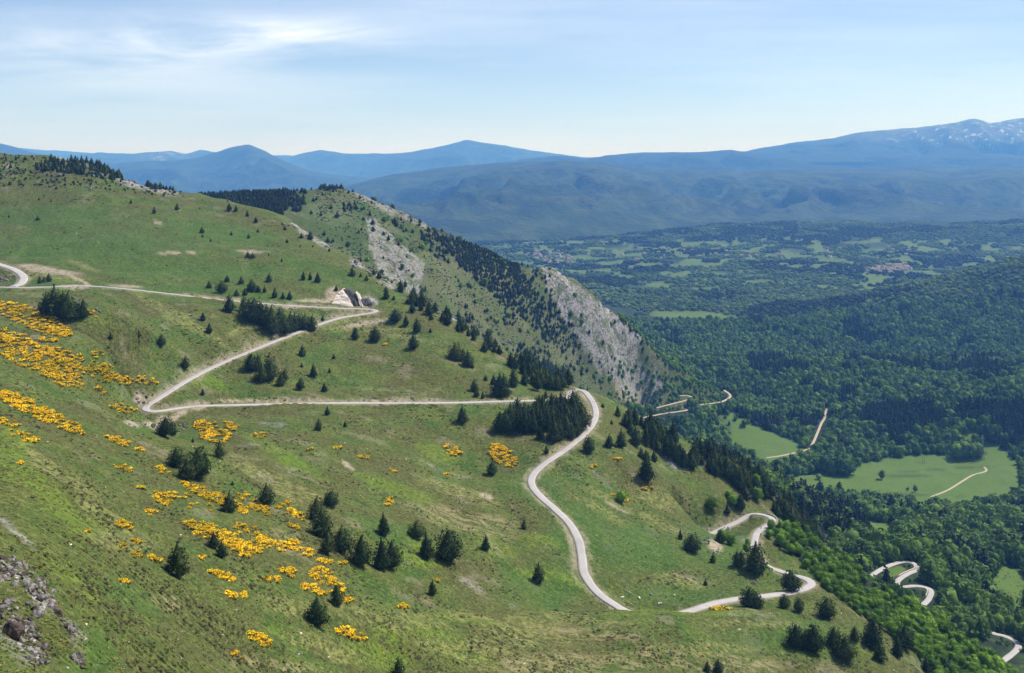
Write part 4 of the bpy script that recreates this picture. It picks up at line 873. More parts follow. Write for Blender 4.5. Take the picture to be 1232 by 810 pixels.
# ------------------------------------------------------------------ lone trees in the valley meadow
for px, py, h, w, lab in ((1061,577,12,.9,'small pale leafy tree alone in the left of the big meadow'),(1101,592,8,1.0,'dark round bush alone in the middle of the big meadow'),(1092,591,5,1.0,'tiny bush just left of the dark round meadow bush'),(985,577,7,1.5,'low dark bush at the big meadow\'s left tip'),(896,513,9,1.2,'round leafy tree alone in the left meadow')):
    c = cast(px, py)[0]; place_tree('broadleaf_tree', (c[0], c[1], c[2]), h/FPX*c[1], w, broad_mesh(int(px), .5, nf=300, size=.07, mat=mLeafV, z0=.1), BTR, lab, 'leafy tree', None, 1.0)
for k, (px, py, h) in enumerate(((983,566,17),(992,568,20),(1001,571,19),(1010,571,22),(1019,571,21),(965,566,15),(957,562,15),(972,563,18),(948,562,11),(1152,552,20),(1160,551,22),(1169,551,19),(1177,549,17))):
    c = cast(px, py)[0]; grp = 'leafy trees of the clump at the left meadow edge' if px < 1100 else 'leafy trees of the clump at the upper meadow edge'
    place_tree('broadleaf_tree', (c[0], c[1], c[2]), h/FPX*c[1], 1.15, broad_mesh(300+k, .55, nf=420, size=.06, mat=mLeafV, z0=.02), BTR, ('dark leafy tree in the rounded clump at the left end of the big meadow' if px < 1100 else 'dark leafy tree in the small clump at the upper edge of the big meadow'), 'leafy tree', grp, k)

# ------------------------------------------------------------------ flowering broom
BR = [(40,384,48,11,22,120),(60,408,15,5,20,12),(45,431,56,15,20,130),(100,440,50,10,22,50),(20,408,24,8,20,26),(62,424,15,6,15,14),(70,452,30,9,25,40),(130,447,16,7,25,26),(150,458,10,5,10,12),(175,458,13,4,10,11),(118,426,9,5,10,8),(120,470,6,6,0,7),(148,492,15,5,10,16),(48,496,56,8,25,95),(10,508,12,4,15,8),(27,525,16,5,20,12),(142,530,18,4,22,14),(168,540,5,2,0,3),(255,520,22,11,20,40),(277,512,9,6,0,9),(27,558,6,2,0,3),(148,563,11,4,15,9),(195,566,8,4,15,5),(195,599,13,8,30,18),(168,587,3,2,0,3),(183,617,7,3,10,4),(147,632,9,5,15,9),(103,640,4,2,0,3),(164,651,6,4,0,5),(148,657,5,3,0,4),(164,667,6,4,0,5),(186,672,8,4,10,7),(148,700,6,3,10,5),(258,598,42,6,24,50),(300,601,15,5,30,11),(262,644,42,9,22,65),(297,660,18,10,10,26),(245,671,5,2,0,3),(266,692,18,4,17,14),(273,713,10,4,20,8),(295,716,8,3,25,6),(312,769,15,6,30,18),(284,788,8,4,35,6),(422,763,17,6,22,18),(388,693,16,9,25,28),(377,709,14,5,15,13),(405,708,7,8,0,8),(420,723,5,3,0,4),(345,688,12,6,0,8),(326,697,10,4,0,6),(325,655,19,5,20,17),(350,655,12,5,10,10),(370,665,14,5,10,10),(390,675,10,3,10,7),(412,677,6,2,0,3),(487,731,8,3,5,5),(313,613,18,4,22,17),(358,619,14,4,25,13),(357,636,10,3,20,6),(404,538,6,2,0,3),(371,540,5,2,0,2),(437,549,6,3,0,4),(475,566,6,2,0,3),(466,603,8,5,0,7),(538,570,4,3,0,3),(544,542,12,6,28,17),(605,548,18,9,35,44),(312,523,8,4,0,6),(463,415,4,2,0,3),(743,551,6,2,5,4),(713,561,4,2,0,3),(778,587,7,3,10,5),(740,596,4,4,0,3),(756,601,4,2,0,3),(850,733,32,1.8,0,16),(1078,763,5,4,0,3),(1101,776,6,4,10,4),(112,377,8,3,20,6),(525,698,4,2,0,2),(300,640,20,8,20,10),(230,605,30,10,20,10),(340,610,16,8,20,6)]
ZB = [('on the brown slope at the left', (-9,0,100,470)), ('beside the left hairpin', (100,0,300,535)), ('on the lowest left slope', (-9,470,130,680)), ('in the lower left grass', (130,640,222,720)), ('on the slope left of the lone pines', (-9,535,222,640)),
 ('on the long flowering bank', (222,535,345,640)), ('on the thickest flowering bank', (222,640,330,705)), ('at the foot of the flowering bank', (222,705,500,812)), ('below the central pines', (330,640,500,740)), ('above the central pines', (345,590,560,640)), ('under the level road', (300,500,560,590)), ('left of the big curve', (530,500,640,600)), ('outside the big curve', (700,500,800,620)), ('elsewhere', (-999,-999,3000,3000))]
patches = [dict(px=e[0], py=e[1], h=e[5], e=e) for e in BR]
to_label(patches, 'patch', ZB, lambda it: '')
bushes = []
for it in patches:
    cx, cy, rx, ry, ang, n = it['e']; n = n*2 if n >= 34 else int(n*1.4+.5) if n > 3 else n; a = radians(ang); g = random.Random(int(cx*7+cy))
    for _ in range(n):
        r = math.sqrt(g.random())*1.08; th = g.random()*6.283; dx = r*cos(th)*rx; dy = r*sin(th)*ry
        bushes.append(dict(px=cx+dx*cos(a)-dy*sin(a), py=cy+dx*sin(a)+dy*cos(a)+.8, pos=it['label'].strip().split(', ')[1], n=n, s=g.uniform(.65, 1.25)))
def broom(seed, bloom):
    g = random.Random(seed); lobes = [(g.uniform(-.32, .32), g.uniform(-.32, .32), g.uniform(.05, .26), g.uniform(.18, .30)) for _ in range(9)]
    V, F = cloud(lobes, 210, .08, seed, .85, .35); f = mesh_np('foliage', V, F, mGor)
    lob2 = [(a, b_, c+.05, d) for a, b_, c, d in lobes]
    V, F = cloud(lob2, bloom, .075, seed+50, .85, .85); return f, mesh_np('blossom', V, F, mYel)
BRM = [broom(200+k, n) for k, n in enumerate((190, 130, 90, 230))]
C3 = cast([q['px'] for q in bushes], [q['py'] for q in bushes])
sz = np.array([q['s']*(1.85 if c[1] > 260 else 1.4)*min(1.3, .75+c[1]/1500) for q, c in zip(bushes, C3)])
okb = look(np.minimum(RD, 50), C3[:, 0], C3[:, 1]) > .8
big = np.argsort(-(sz/C3[:, 1])*okb); rest = []
for n_, i in enumerate(big):
    if not okb[i]: continue
    q, c = bushes[i], C3[i]; s = sz[i]*1.15
    if n_ < 300:
        r = bpy.data.objects.new('broom_bush', None); COL.objects.link(r); r.location = (c[0], c[1], c[2]-.1); r.rotation_euler = (0, 0, rnd.random()*6); r.scale = (s*rnd.uniform(.9, 1.4), s*rnd.uniform(.8, 1.2), s*rnd.uniform(.55, .95))
        pos = q['pos']; pos = pos.replace('only one ', 'alone ') if q['n'] < 2 else pos.replace('only one', 'the only patch')
        tag(r, f"yellow broom bush, {pos.replace(' from the left', ' patch from the left') if 'from the left' in pos else pos.replace('leftmost', 'leftmost patch').replace('rightmost', 'rightmost patch')}", 'broom bush', 'broom bushes of the '+pos)
        f, bl_ = BRM[rnd.randrange(4)]
        for nm, me in (('foliage', f), ('blossom', bl_)):
            o = bpy.data.objects.new(nm, me); COL.objects.link(o); o.parent = r
    else: rest.append((c[0], c[1], c[2]-.1, s, 1.15))
bc = bpy.data.collections.new('broom_shapes')
for k, (f, bl_) in enumerate(BRM):
    va = np.zeros(len(f.vertices)*3, np.float32); f.vertices.foreach_get('co', va); vb = np.zeros(len(bl_.vertices)*3, np.float32); bl_.vertices.foreach_get('co', vb)
    V, F = joinVF((va.reshape(-1, 3), np.arange(len(va)//3).reshape(-1, 4)), (vb.reshape(-1, 3), np.arange(len(vb)//3).reshape(-1, 4)))
    me = mesh_np('broom_whole', V, F, mGor); me.materials.append(mYel)
    mi = np.zeros(len(F), np.int32); mi[len(va)//12:] = 1; me.polygons.foreach_set('material_index', mi)
    bc.objects.link(bpy.data.objects.new(f'broom_{k}', me))
scatter('distant_broom', rest, bc, 'smaller yellow flowering broom of the carpets', 4)

# ------------------------------------------------------------------ ground cover: heather, tufts, stones
g = np.random.default_rng(5)
def cover(n, seed, dens):
    g = np.random.default_rng(seed); px = g.uniform(-8, 1240, n*2); py = g.uniform(185, 815, n*2)
    i = np.clip(((px-CX)/FPX-us[0])/(us[1]-us[0]), 0, NU-1).astype(int); o = []
    below = RV[i] <= py[:, None]; j = np.argmax(below, axis=1); ok = below[np.arange(len(j)), j] & (j > 0)
    y = np.exp(Ls[j]); ok &= y < 1290
    px, j, i = px[ok], j[ok], i[ok]; y = np.exp(Ls[j]-g.random(len(j))*(Ls[1]-Ls[0])*.3); x = (px-CX)/FPX*y
    keep = (look(np.minimum(RD, 50), x, y) > 1.2) & (g.random(len(x)) < dens(x, y, i, j))
    return x[keep][:n], y[keep][:n]
def dh(x, y, i, j): return np.clip(.25+1.9*fbm(x, y, 34, 4, 501), .02, 1)*(1-.75*lush[i, j])*(1-.8*lime[i, j])*(1-wood[i, j])
x, y = cover(17000, 21, dh)
scatter('heather_clumps', np.stack([x, y, ground(x, y)-.05, g.uniform(.5, 1.5, len(x))*(.75+y/1600)*.8, g.uniform(1, 1.8, len(x))], 1), proto_collection('heather_shapes', [dome_mesh(160+s, mHeath, 46, .18, .42) for s in range(4)]), 'brown heather and low juniper in the grass', 4)
def dt(x, y, i, j): return np.clip(.6+.8*fbm(x, y, 18, 3, 511), .1, 1)*(1-.55*lush[i, j])*(1-wood[i, j])
x, y = cover(46000, 22, dt)
scatter('grass_tufts', np.stack([x, y, ground(x, y)-.05, g.uniform(.4, 1.0, len(x))*(.7+y/1100)*.8, g.uniform(1, 1.6, len(x))], 1), proto_collection('tuft_shapes', [dome_mesh(170+s, mTuft, 26, .2, .36) for s in range(5)]), 'tufts of longer grass over the slope', 5)
def rock_mesh(seed, mat, sub=2, name='boulder', flat=.75, npl=17, dlo=.42, dhi=.82):
    import bmesh
    bm = bmesh.new(); bmesh.ops.create_icosphere(bm, subdivisions=sub, radius=1); g = random.Random(seed)
    pl = [(Vector((g.gauss(0, 1), g.gauss(0, 1), g.gauss(0, .8))).normalized(), g.uniform(dlo, dhi)) for _ in range(npl)]
    for v in bm.verts:
        for n_, d in pl:
            k = v.co.dot(n_)
            if k > d: v.co -= n_*(k-d)*.93
        v.co *= 1+g.uniform(-.09, .09); v.co.z *= flat
    me = bpy.data.meshes.new(name); bm.to_mesh(me); bm.free(); me.materials.append(mat); return me
RK = [rock_mesh(400+k, mStone, 2, flat=.6+.1*(k % 3)) for k in range(5)]
RKs = [rock_mesh(420+k, mStone, 1) for k in range(3)]+[rock_mesh(430, mPale, 1)]
def ds(x, y, i, j): return np.clip(.25+1.4*fbm(x, y, 30, 3, 521), .02, 1)*(1-.8*wood[i, j])*(.35+rock[i, j]+soil[i, j])
x, y = cover(5200, 23, ds)
scatter('scattered_stones', np.stack([x, y, ground(x, y), g.uniform(.15, .55, len(x))*(.6+y/900), g.uniform(.8, 1.4, len(x))], 1), proto_collection('stone_shapes', RKs), 'small pale stones strewn over the slope', 4)

# ------------------------------------------------------------------ boulders of the near outcrop
OUT = [('upper stone band', [(0,668),(12,670),(30,680),(54,700),(74,726),(66,736),(50,726),(30,712),(12,702),(0,700)], 90, 3.2),
       ('lower tip of the stone band', [(66,732),(76,742),(92,760),(90,768),(78,760),(68,748)], 16, 3.4),
       ('heap under the brown boulder', [(26,754),(40,760),(60,784),(58,800),(44,806),(26,788),(20,778)], 52, 3.3),
       ('left ledge', [(0,722),(18,722),(20,734),(8,738),(0,736)], 10, 3.6),
       ('middle ledge', [(30,728),(48,732),(52,744),(44,746),(34,740)], 12, 3.4),
       ('rim above the brown boulder', [(0,742),(16,738),(32,744),(40,758),(28,762),(10,756),(0,756)], 26, 3.0),
       ('lowest small pile', [(86,788),(98,792),(100,806),(90,804)], 7, 3.2)]
RKo = RK+[rock_mesh(440+k, mBrown, 2) for k in range(2)]
nb_ = 0
for lab, poly, n, dm in OUT:
    F_ = fill_poly(poly, n, dm, 3.0, 7.2, 600+n)
    for x, y, s in F_:
        c = cast(x, y)[0]; r = s/FPX*c[1]*.95
        o = link('boulder', RKo[nb_ % 7]); nb_ += 1; o.location = (c[0], c[1], c[2]+r*.25); o.scale = (r*rnd.uniform(.8, 1.5), r*rnd.uniform(.7, 1.1), r*rnd.uniform(.8, 1.5)); o.rotation_euler = (rnd.uniform(-.5, .5), rnd.uniform(-.5, .5), rnd.random()*6)
        tag(o, sub_label('jagged boulder, '+lab, x, y, s, F_).replace('very tall', 'very big').replace('tall', 'big').replace('very low', 'very small').replace('low jagged', 'small jagged'), 'boulder', 'boulders of the '+lab)
c = cast(17, 770)[0]; o = link('boulder', rock_mesh(473, mBrown, 3, flat=.85, npl=26, dlo=.66, dhi=.95)); r = 13/FPX*c[1]; o.location = (c[0]-.2, c[1]+r*.4, c[2]+r*.7); o.scale = (r*1.1, r*.9, r); o.rotation_euler = (.2, .3, .5)
tag(o, 'big dark brown boulder, by far the largest in the outcrop at bottom left', 'boulder')
# pale stones lying on the green by the lowest stretch of road
for k, (px, py, s, lab) in enumerate(((794,727,3.2,'white stone on the green, nearest to the lowest road bend'),(769,720,2.6,'pale stone on the green, left of the white one'),(783,716,2.4,'pale flat stone behind the others on the green'),(749,719,2.4,'pale stone just right of where the road dips away'),(759,727,1.8,'small pale stone close to the dipping road'),(757,713,2.0,'pale stone highest on the green above the dipping road'),(811,717,2.4,'rounded pale stone rightmost on the green'))):
    c = cast(px, py)[0]; r = s/FPX*c[1]; o = link('boulder', rock_mesh(480+k, mPale, 2, flat=.6)); o.location = (c[0], c[1], c[2]+r*.3); o.scale = (r*1.2, r, r); o.rotation_euler = (0, 0, k*1.3); tag(o, lab, 'boulder')

# ------------------------------------------------------------------ outcrops: one rock mass each, its rocks as parts
OC = [(352,271,14,5,9,'on the rim at the upper field\'s right'),(372,284,14,5,9,'further down the rim, above the wooded hollow'),(428,316,16,6,12,'on the rim above the rock cutting'),(446,327,12,6,10,'in the rim\'s dark notch'),(463,338,14,6,10,'where the rim meets the ridge scree'),(493,361,8,3,6,'tip of the rim beside the first rim pines'),(535,378,16,5,10,'among the rim pines'),(585,402,16,5,10,'lowest along the rocky rim'),(817,553,10,7,12,'pale crag under the crest pines'),(832,556,10,5,8,'right part of the pale crag'),(190,226,16,4,9,'pale hump at the upper field\'s far edge'),(206,229,10,3,7,'rightmost hump on the far edge'),(63,216,5,4,6,'knob on the upper left field'),(107,226,5,3,5,'low knob right of the upper left one'),(75,206,14,4,9,'under the crest wood'),(6,212,6,3,5,'pale ledge at the left edge'),(40,208,10,2,6,'flat ledge on the crest at left'),(170,478,7,8,10,'slabs beside the left hairpin'),(160,512,9,3,6,'white ledge under the left hairpin'),(184,513,6,6,7,'crumbling bank left of the hairpin pine'),(218,516,6,6,7,'pale rubble right of the hairpin pine'),(852,652,6,5,7,'pale rocks under the small hairpin\'s left end'),(862,663,7,3,6,'pale rocks lower under the small hairpin'),(874,636,10,1.5,8,'broken ledge along the small hairpin road'),(8,335,8,5,8,'inside the upper left bend'),(910,700,8,4,6,'behind the lowest bend'),(1178,730,8,7,8,'reddish crag at the right edge'),(1194,745,8,6,8,'dark crag right of the reddish one'),(556,366,6,3,5,'small crag on the rim crest'),(92,345,14,1,6,'low bank along the left straight'),(112,374,10,5,6,'grey rocks right of the dark clump'),(935,600,5,6,6,'crag below the crest pines at right'),(510,367,9,4,10,'on the rim right of the pine pair'),(548,383,9,4,10,'jutting from the rim before the ridge\'s pale grass'),(572,396,9,4,10,'grey steps on the lower rim'),(608,414,10,5,10,'beside the topmost rim copse'),(480,350,8,3,8,'between two rim pines'),(400,298,9,3,8,'above the rim\'s lone round pine'),(120,210,12,4,9,'under the middle of the crest wood'),(155,218,10,4,8,'at the right foot of the crest wood')]
for k, (px, py, rx, ry, n, lab) in enumerate(OC):
    c0 = cast(px, py)[0]; root = bpy.data.objects.new('rock_outcrop', None); COL.objects.link(root); root.location = c0
    col_ = 'grey' if 'pale' not in lab and 'white' not in lab and 'reddish' not in lab and 'dark' not in lab else 'rough'
    tag(root, f'{col_} rock outcrop, {lab}', 'rock outcrop')
    for _ in range(n):
        th = rnd.random()*6.28; q = math.sqrt(rnd.random()); x_, y_ = px+q*cos(th)*rx, py+q*sin(th)*ry
        c = cast(x_, y_)[0]
        if abs(c[1]-c0[1]) > 60: c = c0
        r = rnd.uniform(1.6, 3.4)*min(1, .45+ry*.1)/FPX*c[1]; o = bpy.data.objects.new('rock', RK[rnd.randrange(5)]); COL.objects.link(o); o.parent = root
        o.location = (c[0]-c0[0], c[1]-c0[1], c[2]-c0[2]+r*.2); o.scale = (r*rnd.uniform(.8, 1.6), r*rnd.uniform(.8, 1.2), r*rnd.uniform(.7, 1.5)); o.rotation_euler = (rnd.uniform(-.5, .5), rnd.uniform(-.5, .5), rnd.random()*6)
# the rock cutting at the upper road's turn
def slab(name, poly, y_, thick, mat, parent, org, seed, lean=0):
    import bmesh
    bm = bmesh.new(); ys = [p[1] for p in poly]; yb = max(ys)
    yy = lambda p: y_+(p[0]-396)*.36+(yb-p[1])*lean
    vs = [bm.verts.new(((p[0]-CX)/FPX*yy(p), yy(p), -(p[1]-HZ)/FPX*yy(p))) for p in poly]
    f = bm.faces.new(vs); r = bmesh.ops.extrude_face_region(bm, geom=[f])
    for v in [g_ for g_ in r['geom'] if isinstance(g_, bmesh.types.BMVert)]: v.co.y += thick
    bmesh.ops.triangulate(bm, faces=bm.faces[:]); bmesh.ops.subdivide_edges(bm, edges=bm.edges[:], cuts=3, use_grid_fill=True)
    bmesh.ops.triangulate(bm, faces=bm.faces[:]); g = random.Random(seed)
    for v in bm.verts:
        v.co += Vector((g.uniform(-.35, .35), g.uniform(-.7, .5), g.uniform(-.35, .35)))
        v.co -= Vector(org)
    bmesh.ops.recalc_face_normals(bm, faces=bm.faces[:])
    me = bpy.data.meshes.new(name); bm.to_mesh(me); bm.free(); return link(name, me, parent, mat)
co_ = cast(424, 371)[0]; root = bpy.data.objects.new('rock_cutting', None); COL.objects.link(root); root.location = co_
tag(root, 'steep rock cutting of pale and dark slabs beside the upper road\'s turn', 'rock cutting')
YB = 790
slab('pale_face', [(396,371.5),(400,364),(405,354),(412,348),(419,358),(427,371.8)], YB, 9, mPale, root, co_, 1, .35)
slab('dark_face', [(412,348.5),(420,349.5),(428,357),(436,371),(426,371.5),(419,359)], YB+.8, 9, mDark, root, co_, 2, .35)
slab('pale_face', [(427,352),(431,355),(438,371),(435,371.5)], YB+.2, 8, mPale, root, co_, 3, .35)
slab('dark_face', [(431,361),(441,360),(447,366),(449,371),(437,371)], YB+1.2, 8, mDark, root, co_, 4, .35)
for k in range(14):
    x_, y_ = rnd.uniform(424, 452), rnd.uniform(350, 368)
    if y_ < 348+(x_-412)*.42: continue
    c = cast(x_, y_)[0]; r = rnd.uniform(1.2, 2.4)/FPX*c[1]; o = bpy.data.objects.new('rock', RK[k % 5]); COL.objects.link(o); o.parent = root
    o.location = Vector(c)-Vector(co_); o.scale = (r*1.3, r, r); o.rotation_euler = (rnd.random(), rnd.random(), rnd.random()*6)

# ------------------------------------------------------------------ stone parapets of the hairpins
def parapet(key, pa, pb, side, label, down=4.5, up=.75):
    L = LINES[key]; px = L[:, 0]/L[:, 1]*FPX+CX; py = HZ-L[:, 2]/L[:, 1]*FPX
    ia = int(np.argmin((px-pa[0])**2+(py-pa[1])**2)); ib = int(np.argmin((px-pb[0])**2+(py-pb[1])**2))
    S = L[min(ia, ib):max(ia, ib)+1:2]; T = np.gradient(S[:, :2], axis=0); T /= np.linalg.norm(T, axis=1)[:, None]; n_ = np.stack([-T[:, 1], T[:, 0]], 1)*side
    root = bpy.data.objects.new('retaining_wall', None); COL.objects.link(root); o0 = S[len(S)//2]; root.location = o0; tag(root, label, 'stone wall')
    hw = HALF[key]
    def strip(a, b_, z0, z1, name, mat):
        rows = [np.stack([S[:, 0]+n_[:, 0]*w, S[:, 1]+n_[:, 1]*w, S[:, 2]+z], 1)-o0 for w, z in ((a, z0), (a, z1), (b_, z1), (b_, z0))]
        V = np.stack(rows, 1).reshape(-1, 3); m = len(S); i_ = (np.arange(m-1)*4)[:, None]
        F = np.vstack([np.hstack([i_+p, i_+p+4, i_+(p+1) % 4+4, i_+(p+1) % 4]) for p in range(4)])
        F = np.vstack([F, [[0, 1, 2, 3]], [[4*m-1, 4*m-2, 4*m-3, 4*m-4]]]); link(name, mesh_np(name, V, F, mat), root)
    strip(hw+.25, hw+.75, -.1, up, 'parapet', mPale); strip(hw+.28, hw+1.1, -down, -.12, 'wall_face', mWall)
parapet('main', (916,619), (911,643), -1, 'pale curved stone parapet on a wall round the small hairpin', 5)
parapet('low', (1103,681), (1085,695), -1, 'pale stone parapet on the first lower hairpin in the woods', 5)
parapet('low', (1112,706), (1118,720), -1, 'pale stone edge wall on the second lower hairpin', 3)

# ------------------------------------------------------------------ masts in the meadow
mSteel, t, b = new_mat('galvanised_steel', .5); b.inputs['Base Color'].default_value = (.16,.17,.17,1)
mWood, t, b = new_mat('weathered_pole', .9); b.inputs['Base Color'].default_value = (.10,.085,.07,1)
def beam(p, q, r):
    p, q = np.array(p, float), np.array(q, float); d = q-p; d /= np.linalg.norm(d); a = np.cross(d, [0, 0, 1.0] if abs(d[2]) < .9 else [1.0, 0, 0]); a /= np.linalg.norm(a); b_ = np.cross(d, a)
    V = np.array([s+a*r*cos(k*pi/2)+b_*r*sin(k*pi/2) for s in (p, q) for k in range(4)])
    return V, np.array([(0, 1, 5, 4), (1, 2, 6, 5), (2, 3, 7, 6), (3, 0, 4, 7), (0, 3, 2, 1), (4, 5, 6, 7)])
def put(root, name, parts, mat): V, F = joinVF(*parts); return link(name, mesh_np(name, V, F, mat), root)
c = cast(1182, 553)[0]; root = bpy.data.objects.new('power_pylon', None); COL.objects.link(root); root.location = c; tag(root, 'tall slender lattice power pylon at the upper right of the big meadow', 'pylon')
Hp = 30/FPX*c[1]; legs = []; br = []
for sx in (-1, 1):
    for sy in (-1, 1): legs.append(beam((sx*2.4, sy*2.4, -.5), (sx*.35, sy*.35, Hp), .16))
for k in range(9):
    z0, z1 = Hp*k/9, Hp*(k+1)/9; w0, w1 = 2.4-2.05*k/9, 2.4-2.05*(k+1)/9
    for s in (-1, 1): br += [beam((-w0, s*w0, z0), (w1, s*w1, z1), .09), beam((w0, s*w0, z0), (-w1, s*w1, z1), .09), beam((s*w0, -w0, z0), (s*w1, w1, z1), .09)]
put(root, 'leg', legs, mSteel); put(root, 'bracing', br, mSteel)
for z in (.72, .84, .96): put(root, 'cross_arm', [beam((-4.5*(1.3-z), 0, Hp*z), (4.5*(1.3-z)*1.6, 0, Hp*z), .16), beam((0, 0, Hp*z+1.2), (4.5*(1.3-z)*1.6, 0, Hp*z), .1)], mSteel)
for px, py, h, two, lab in ((1031,561,14,0,'single wooden power pole at the meadow edge below the woods'),(1111,558,10,1,'double wooden power pole with crossbar in the middle of the meadow')):
    c = cast(px, py)[0]; root = bpy.data.objects.new('power_pole', None); COL.objects.link(root); root.location = c; tag(root, lab, 'power pole'); Hp = h/FPX*c[1]
    for s in ((-1.3, 1.3) if two else (0,)): put(root, 'pole', [beam((s, 0, -.5), (s, 0, Hp), .22)], mWood)
    put(root, 'crossbar', [beam((-2.4, 0, Hp*.93), (2.4, 0, Hp*.93), .14)], mWood)
    for s in (-2.2, 0, 2.2): put(root, 'insulator', [beam((s, 0, Hp*.93), (s, 0, Hp*.93+.6), .12)], mSteel)

# ------------------------------------------------------------------ villages far up the valley
mWl = []
for c1 in ((.50,.47,.42), (.42,.37,.33), (.58,.57,.54)):
    m, t, b = new_mat('plaster'); b.inputs['Base Color'].default_value = (*c1, 1); mWl.append(m)
mRf = []
for c1 in ((.19,.13,.10), (.16,.14,.13), (.22,.16,.125)):
    m, t, b = new_mat('roof_tiles'); b.inputs['Base Color'].default_value = (*c1, 1); mRf.append(m)
def house_meshes(w, d, h, rh, k):
    V = np.array([(x, y, z) for z in (-2, h) for x, y in ((-w, -d), (w, -d), (w, d), (-w, d))]); F = np.array([(0, 1, 5, 4), (1, 2, 6, 5), (2, 3, 7, 6), (3, 0, 4, 7)])
    Vg = np.array([(-w, -d, h), (-w, d, h), (-w, 0, h+rh), (-w, 0, h+rh-.01), (w, -d, h), (w, d, h), (w, 0, h+rh), (w, 0, h+rh-.01)]); Fg = np.array([(0, 1, 2, 3), (4, 7, 6, 5)])
    wl = mesh_np('wall', *joinVF((V, F), (Vg, Fg)), mWl[k]); e = .6; q = rh*e/d
    Vr = np.array([(-w-e, -d-e, h-q), (w+e, -d-e, h-q), (w+e, 0, h+rh+.05), (-w-e, 0, h+rh+.05), (-w-e, d+e, h-q), (w+e, d+e, h-q)]); Vr2 = Vr+np.array([0, 0, .35])
    Fr = np.array([(0, 1, 2, 3), (3, 2, 5, 4)]); rf = mesh_np('roof', *joinVF((Vr, Fr), (Vr2, Fr), (np.vstack([Vr[:2], Vr2[:2]]), np.array([(0, 1, 3, 2)])), (np.vstack([Vr[4:], Vr2[4:]]), np.array([(0, 1, 3, 2)]))), mRf[k]); return wl, rf
HM = [house_meshes(7, 5, 6, 3, 0), house_meshes(9, 6, 7, 3.4, 1), house_meshes(6, 5, 8, 2.8, 2), house_meshes(12, 5, 5, 2.6, 0)]
VIL = [('small pale house in the village beyond the rocky ridge', 'houses of the village beyond the ridge', [(630,308),(650,302),(690,308),(690,318),(660,318)], 52, 2.2),
       ('small pale house in the village on the right under the massif', 'houses of the right village', [(1040,327),(1060,320),(1088,318),(1098,326),(1070,330)], 46, 2.2),
       ('small pale farmhouse scattered among the far fields', 'farmhouses among the far fields', [(700,304),(830,296),(930,300),(950,310),(860,312),(760,316),(700,314)], 30, 6),
       ('small pale farmhouse on the fields at the far right', 'farmhouses of the far right fields', [(985,300),(1150,300),(1160,312),(1000,314)], 12, 6)]
for lab, grp, poly, n, dm in VIL:
    for x, y, _ in fill_poly(poly, n, dm, 1, 2, n):
        c = cast(x, y, 3500)[0]; r = bpy.data.objects.new('house', None); COL.objects.link(r); r.location = (c[0], c[1], c[2]); r.rotation_euler = (0, 0, rnd.random()*3); r.scale = (1.15,)*3
        tag(r, lab, 'house', grp); wl, rf = HM[rnd.randrange(4)]
        for nm, me in (('wall', wl), ('roof', rf)): o = bpy.data.objects.new(nm, me); COL.objects.link(o); o.parent = r

# ------------------------------------------------------------------ two cyclists on the road
mTyre, t, b = new_mat('black_rubber', .7); b.inputs['Base Color'].default_value = (.02,.02,.02,1)
mFrm, t, b = new_mat('dark_paint', .35); b.inputs['Base Color'].default_value = (.04,.045,.06,1)
mCl, t, b = new_mat('dark_jersey', .8); b.inputs['Base Color'].default_value = (.035,.04,.055,1)
mHelm, t, b = new_mat('helmet_white', .4); b.inputs['Base Color'].default_value = (.6,.6,.6,1)
mSkin, t, b = new_mat('skin', .6); b.inputs['Base Color'].default_value = (.45,.28,.20,1)
def ring(cx, cz, R, r, seg=14):
    V = []; F = []
    for k in range(seg):
        a = 2*pi*k/seg
        for m in range(4):
            b_ = pi/2*m; V.append((cx+(R+r*cos(b_))*cos(a), r*sin(b_), cz+(R+r*cos(b_))*sin(a)))
    for k in range(seg):
        for m in range(4): F.append((k*4+m, ((k+1) % seg)*4+m, ((k+1) % seg)*4+(m+1) % 4, k*4+(m+1) % 4))
    return np.array(V), np.array(F)
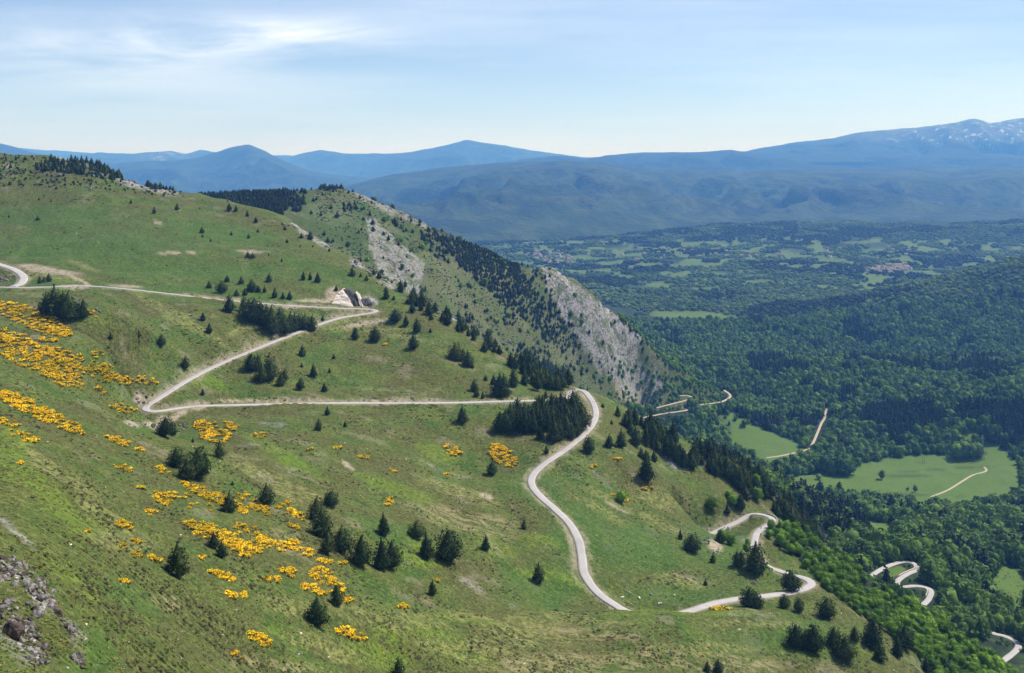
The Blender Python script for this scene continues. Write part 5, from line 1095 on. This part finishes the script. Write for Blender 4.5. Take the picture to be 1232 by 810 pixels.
def rider(px, py, key, lab1, lab2):
    L = LINES[key]; pp = L[:, 0]/L[:, 1]*FPX+CX; q = HZ-L[:, 2]/L[:, 1]*FPX; i = int(np.argmin((pp-px)**2+(q-py)**2)); c = L[i]; T = L[i+2]-L[i-2]; rz = math.atan2(T[1], T[0])
    base = Vector((c[0], c[1], c[2]+.09))
    bk = bpy.data.objects.new('bicycle', None); COL.objects.link(bk); bk.location = base; bk.rotation_euler = (0, 0, rz); tag(bk, lab1, 'bicycle')
    for x in (-.52, .52):
        put(bk, 'wheel', [ring(x, .34, .33, .03)]+[beam((x, 0, .34), (x+.32*cos(a), 0, .34+.32*sin(a)), .008) for a in np.arange(0, 6.28, 1.047)], mTyre)
    put(bk, 'frame', [beam((-.52, 0, .34), (-.12, 0, .30), .02), beam((-.12, 0, .30), (-.22, 0, .85), .022), beam((-.22, 0, .85), (.36, 0, .88), .02), beam((.38, 0, .82), (-.12, 0, .30), .024), beam((.36, 0, .95), (.52, 0, .34), .02), beam((-.22, 0, .85), (-.52, 0, .34), .015)], mFrm)
    put(bk, 'handlebar', [beam((.38, -.22, 1.0), (.38, .22, 1.0), .018), beam((.38, -.22, 1.0), (.50, -.22, .96), .016), beam((.38, .22, 1.0), (.50, .22, .96), .016)], mFrm); put(bk, 'saddle', [beam((-.36, 0, .93), (-.12, 0, .94), .06)], mTyre)
    J = [(-.20, 0, 1.02, .15), (-.05, 0, 1.22, .13), (.12, 0, 1.42, .15), (.18, 0, 1.50, .07), (.24, 0, 1.62, .10), (.26, 0, 1.70, .085),
         (.14, .19, 1.40, .065), (.28, .21, 1.18, .05), (.46, .21, 1.02, .04), (.14, -.19, 1.40, .065), (.28, -.21, 1.18, .05), (.46, -.21, 1.02, .04),
         (.12, .11, .84, .085), (-.05, .11, .42, .055), (.03, .11, .34, .045), (.16, -.11, .98, .085), (.0, -.11, .56, .055), (.08, -.11, .48, .045)]
    E = [(0, 1), (1, 2), (2, 3), (3, 4), (4, 5), (2, 6), (6, 7), (7, 8), (2, 9), (9, 10), (10, 11), (0, 12), (12, 13), (13, 14), (0, 15), (15, 16), (16, 17)]
    me = bpy.data.meshes.new('person'); me.from_pydata([j[:3] for j in J], E, []); o = bpy.data.objects.new('person', me); COL.objects.link(o); o.location = base; o.rotation_euler = (0, 0, rz); me.materials.append(mCl)
    sk = o.modifiers.new('skin', 'SKIN'); 
    for k, j in enumerate(J): me.skin_vertices[0].data[k].radius = (j[3], j[3])
    me.skin_vertices[0].data[0].use_root = True
    o.modifiers.new('smooth', 'SUBSURF').levels = 1; tag(o, lab2, 'person')
    hm = put(o, 'helmet', [core([(1.68, .12), (1.74, .115), (1.79, .06), (1.80, .01)], 8)], mHelm); hm.location = (.25, 0, 0)
rider(179.5, 489.5, 'main', 'dark bicycle crossing the tight left hairpin', 'cyclist in dark clothes and pale helmet riding round the left hairpin')
rider(913.5, 634, 'main', 'dark bicycle on the small hairpin by the parapet', 'cyclist in dark clothes riding down past the small hairpin\'s parapet')

for o in COL.objects:
    if o.get('label') and len(o['label'].split()) > 16: o['label'] = o['label'].replace(' the ', ' ', 1)
# ------------------------------------------------------------------ haze: one closed box of even air
hb = mesh_np('haze', np.array([(x, y, z) for x in (-31000, 31000) for y in (-31000, 31500) for z in (-762, 1150)]),
             np.array([(0, 1, 3, 2), (4, 6, 7, 5), (0, 4, 5, 1), (2, 3, 7, 6), (0, 2, 6, 4), (1, 5, 7, 3)]))
mh = bpy.data.materials.new('air'); mh.use_nodes = True; t = mh.node_tree; t.nodes.clear()
pv = N(t, 'ShaderNodeVolumePrincipled'); pv.inputs['Color'].default_value = HAZE_COLOR; pv.inputs['Density'].default_value = HAZE_DENSITY; pv.inputs['Anisotropy'].default_value = .1; pv.inputs['Absorption Color'].default_value = (.80,.90,1,1)
mo = N(t, 'ShaderNodeOutputMaterial'); t.links.new(pv.outputs[0], mo.inputs['Volume'])
hb.materials.append(mh); tag(link('haze', hb), 'even pale blue air over the whole valley', kind='stuff')
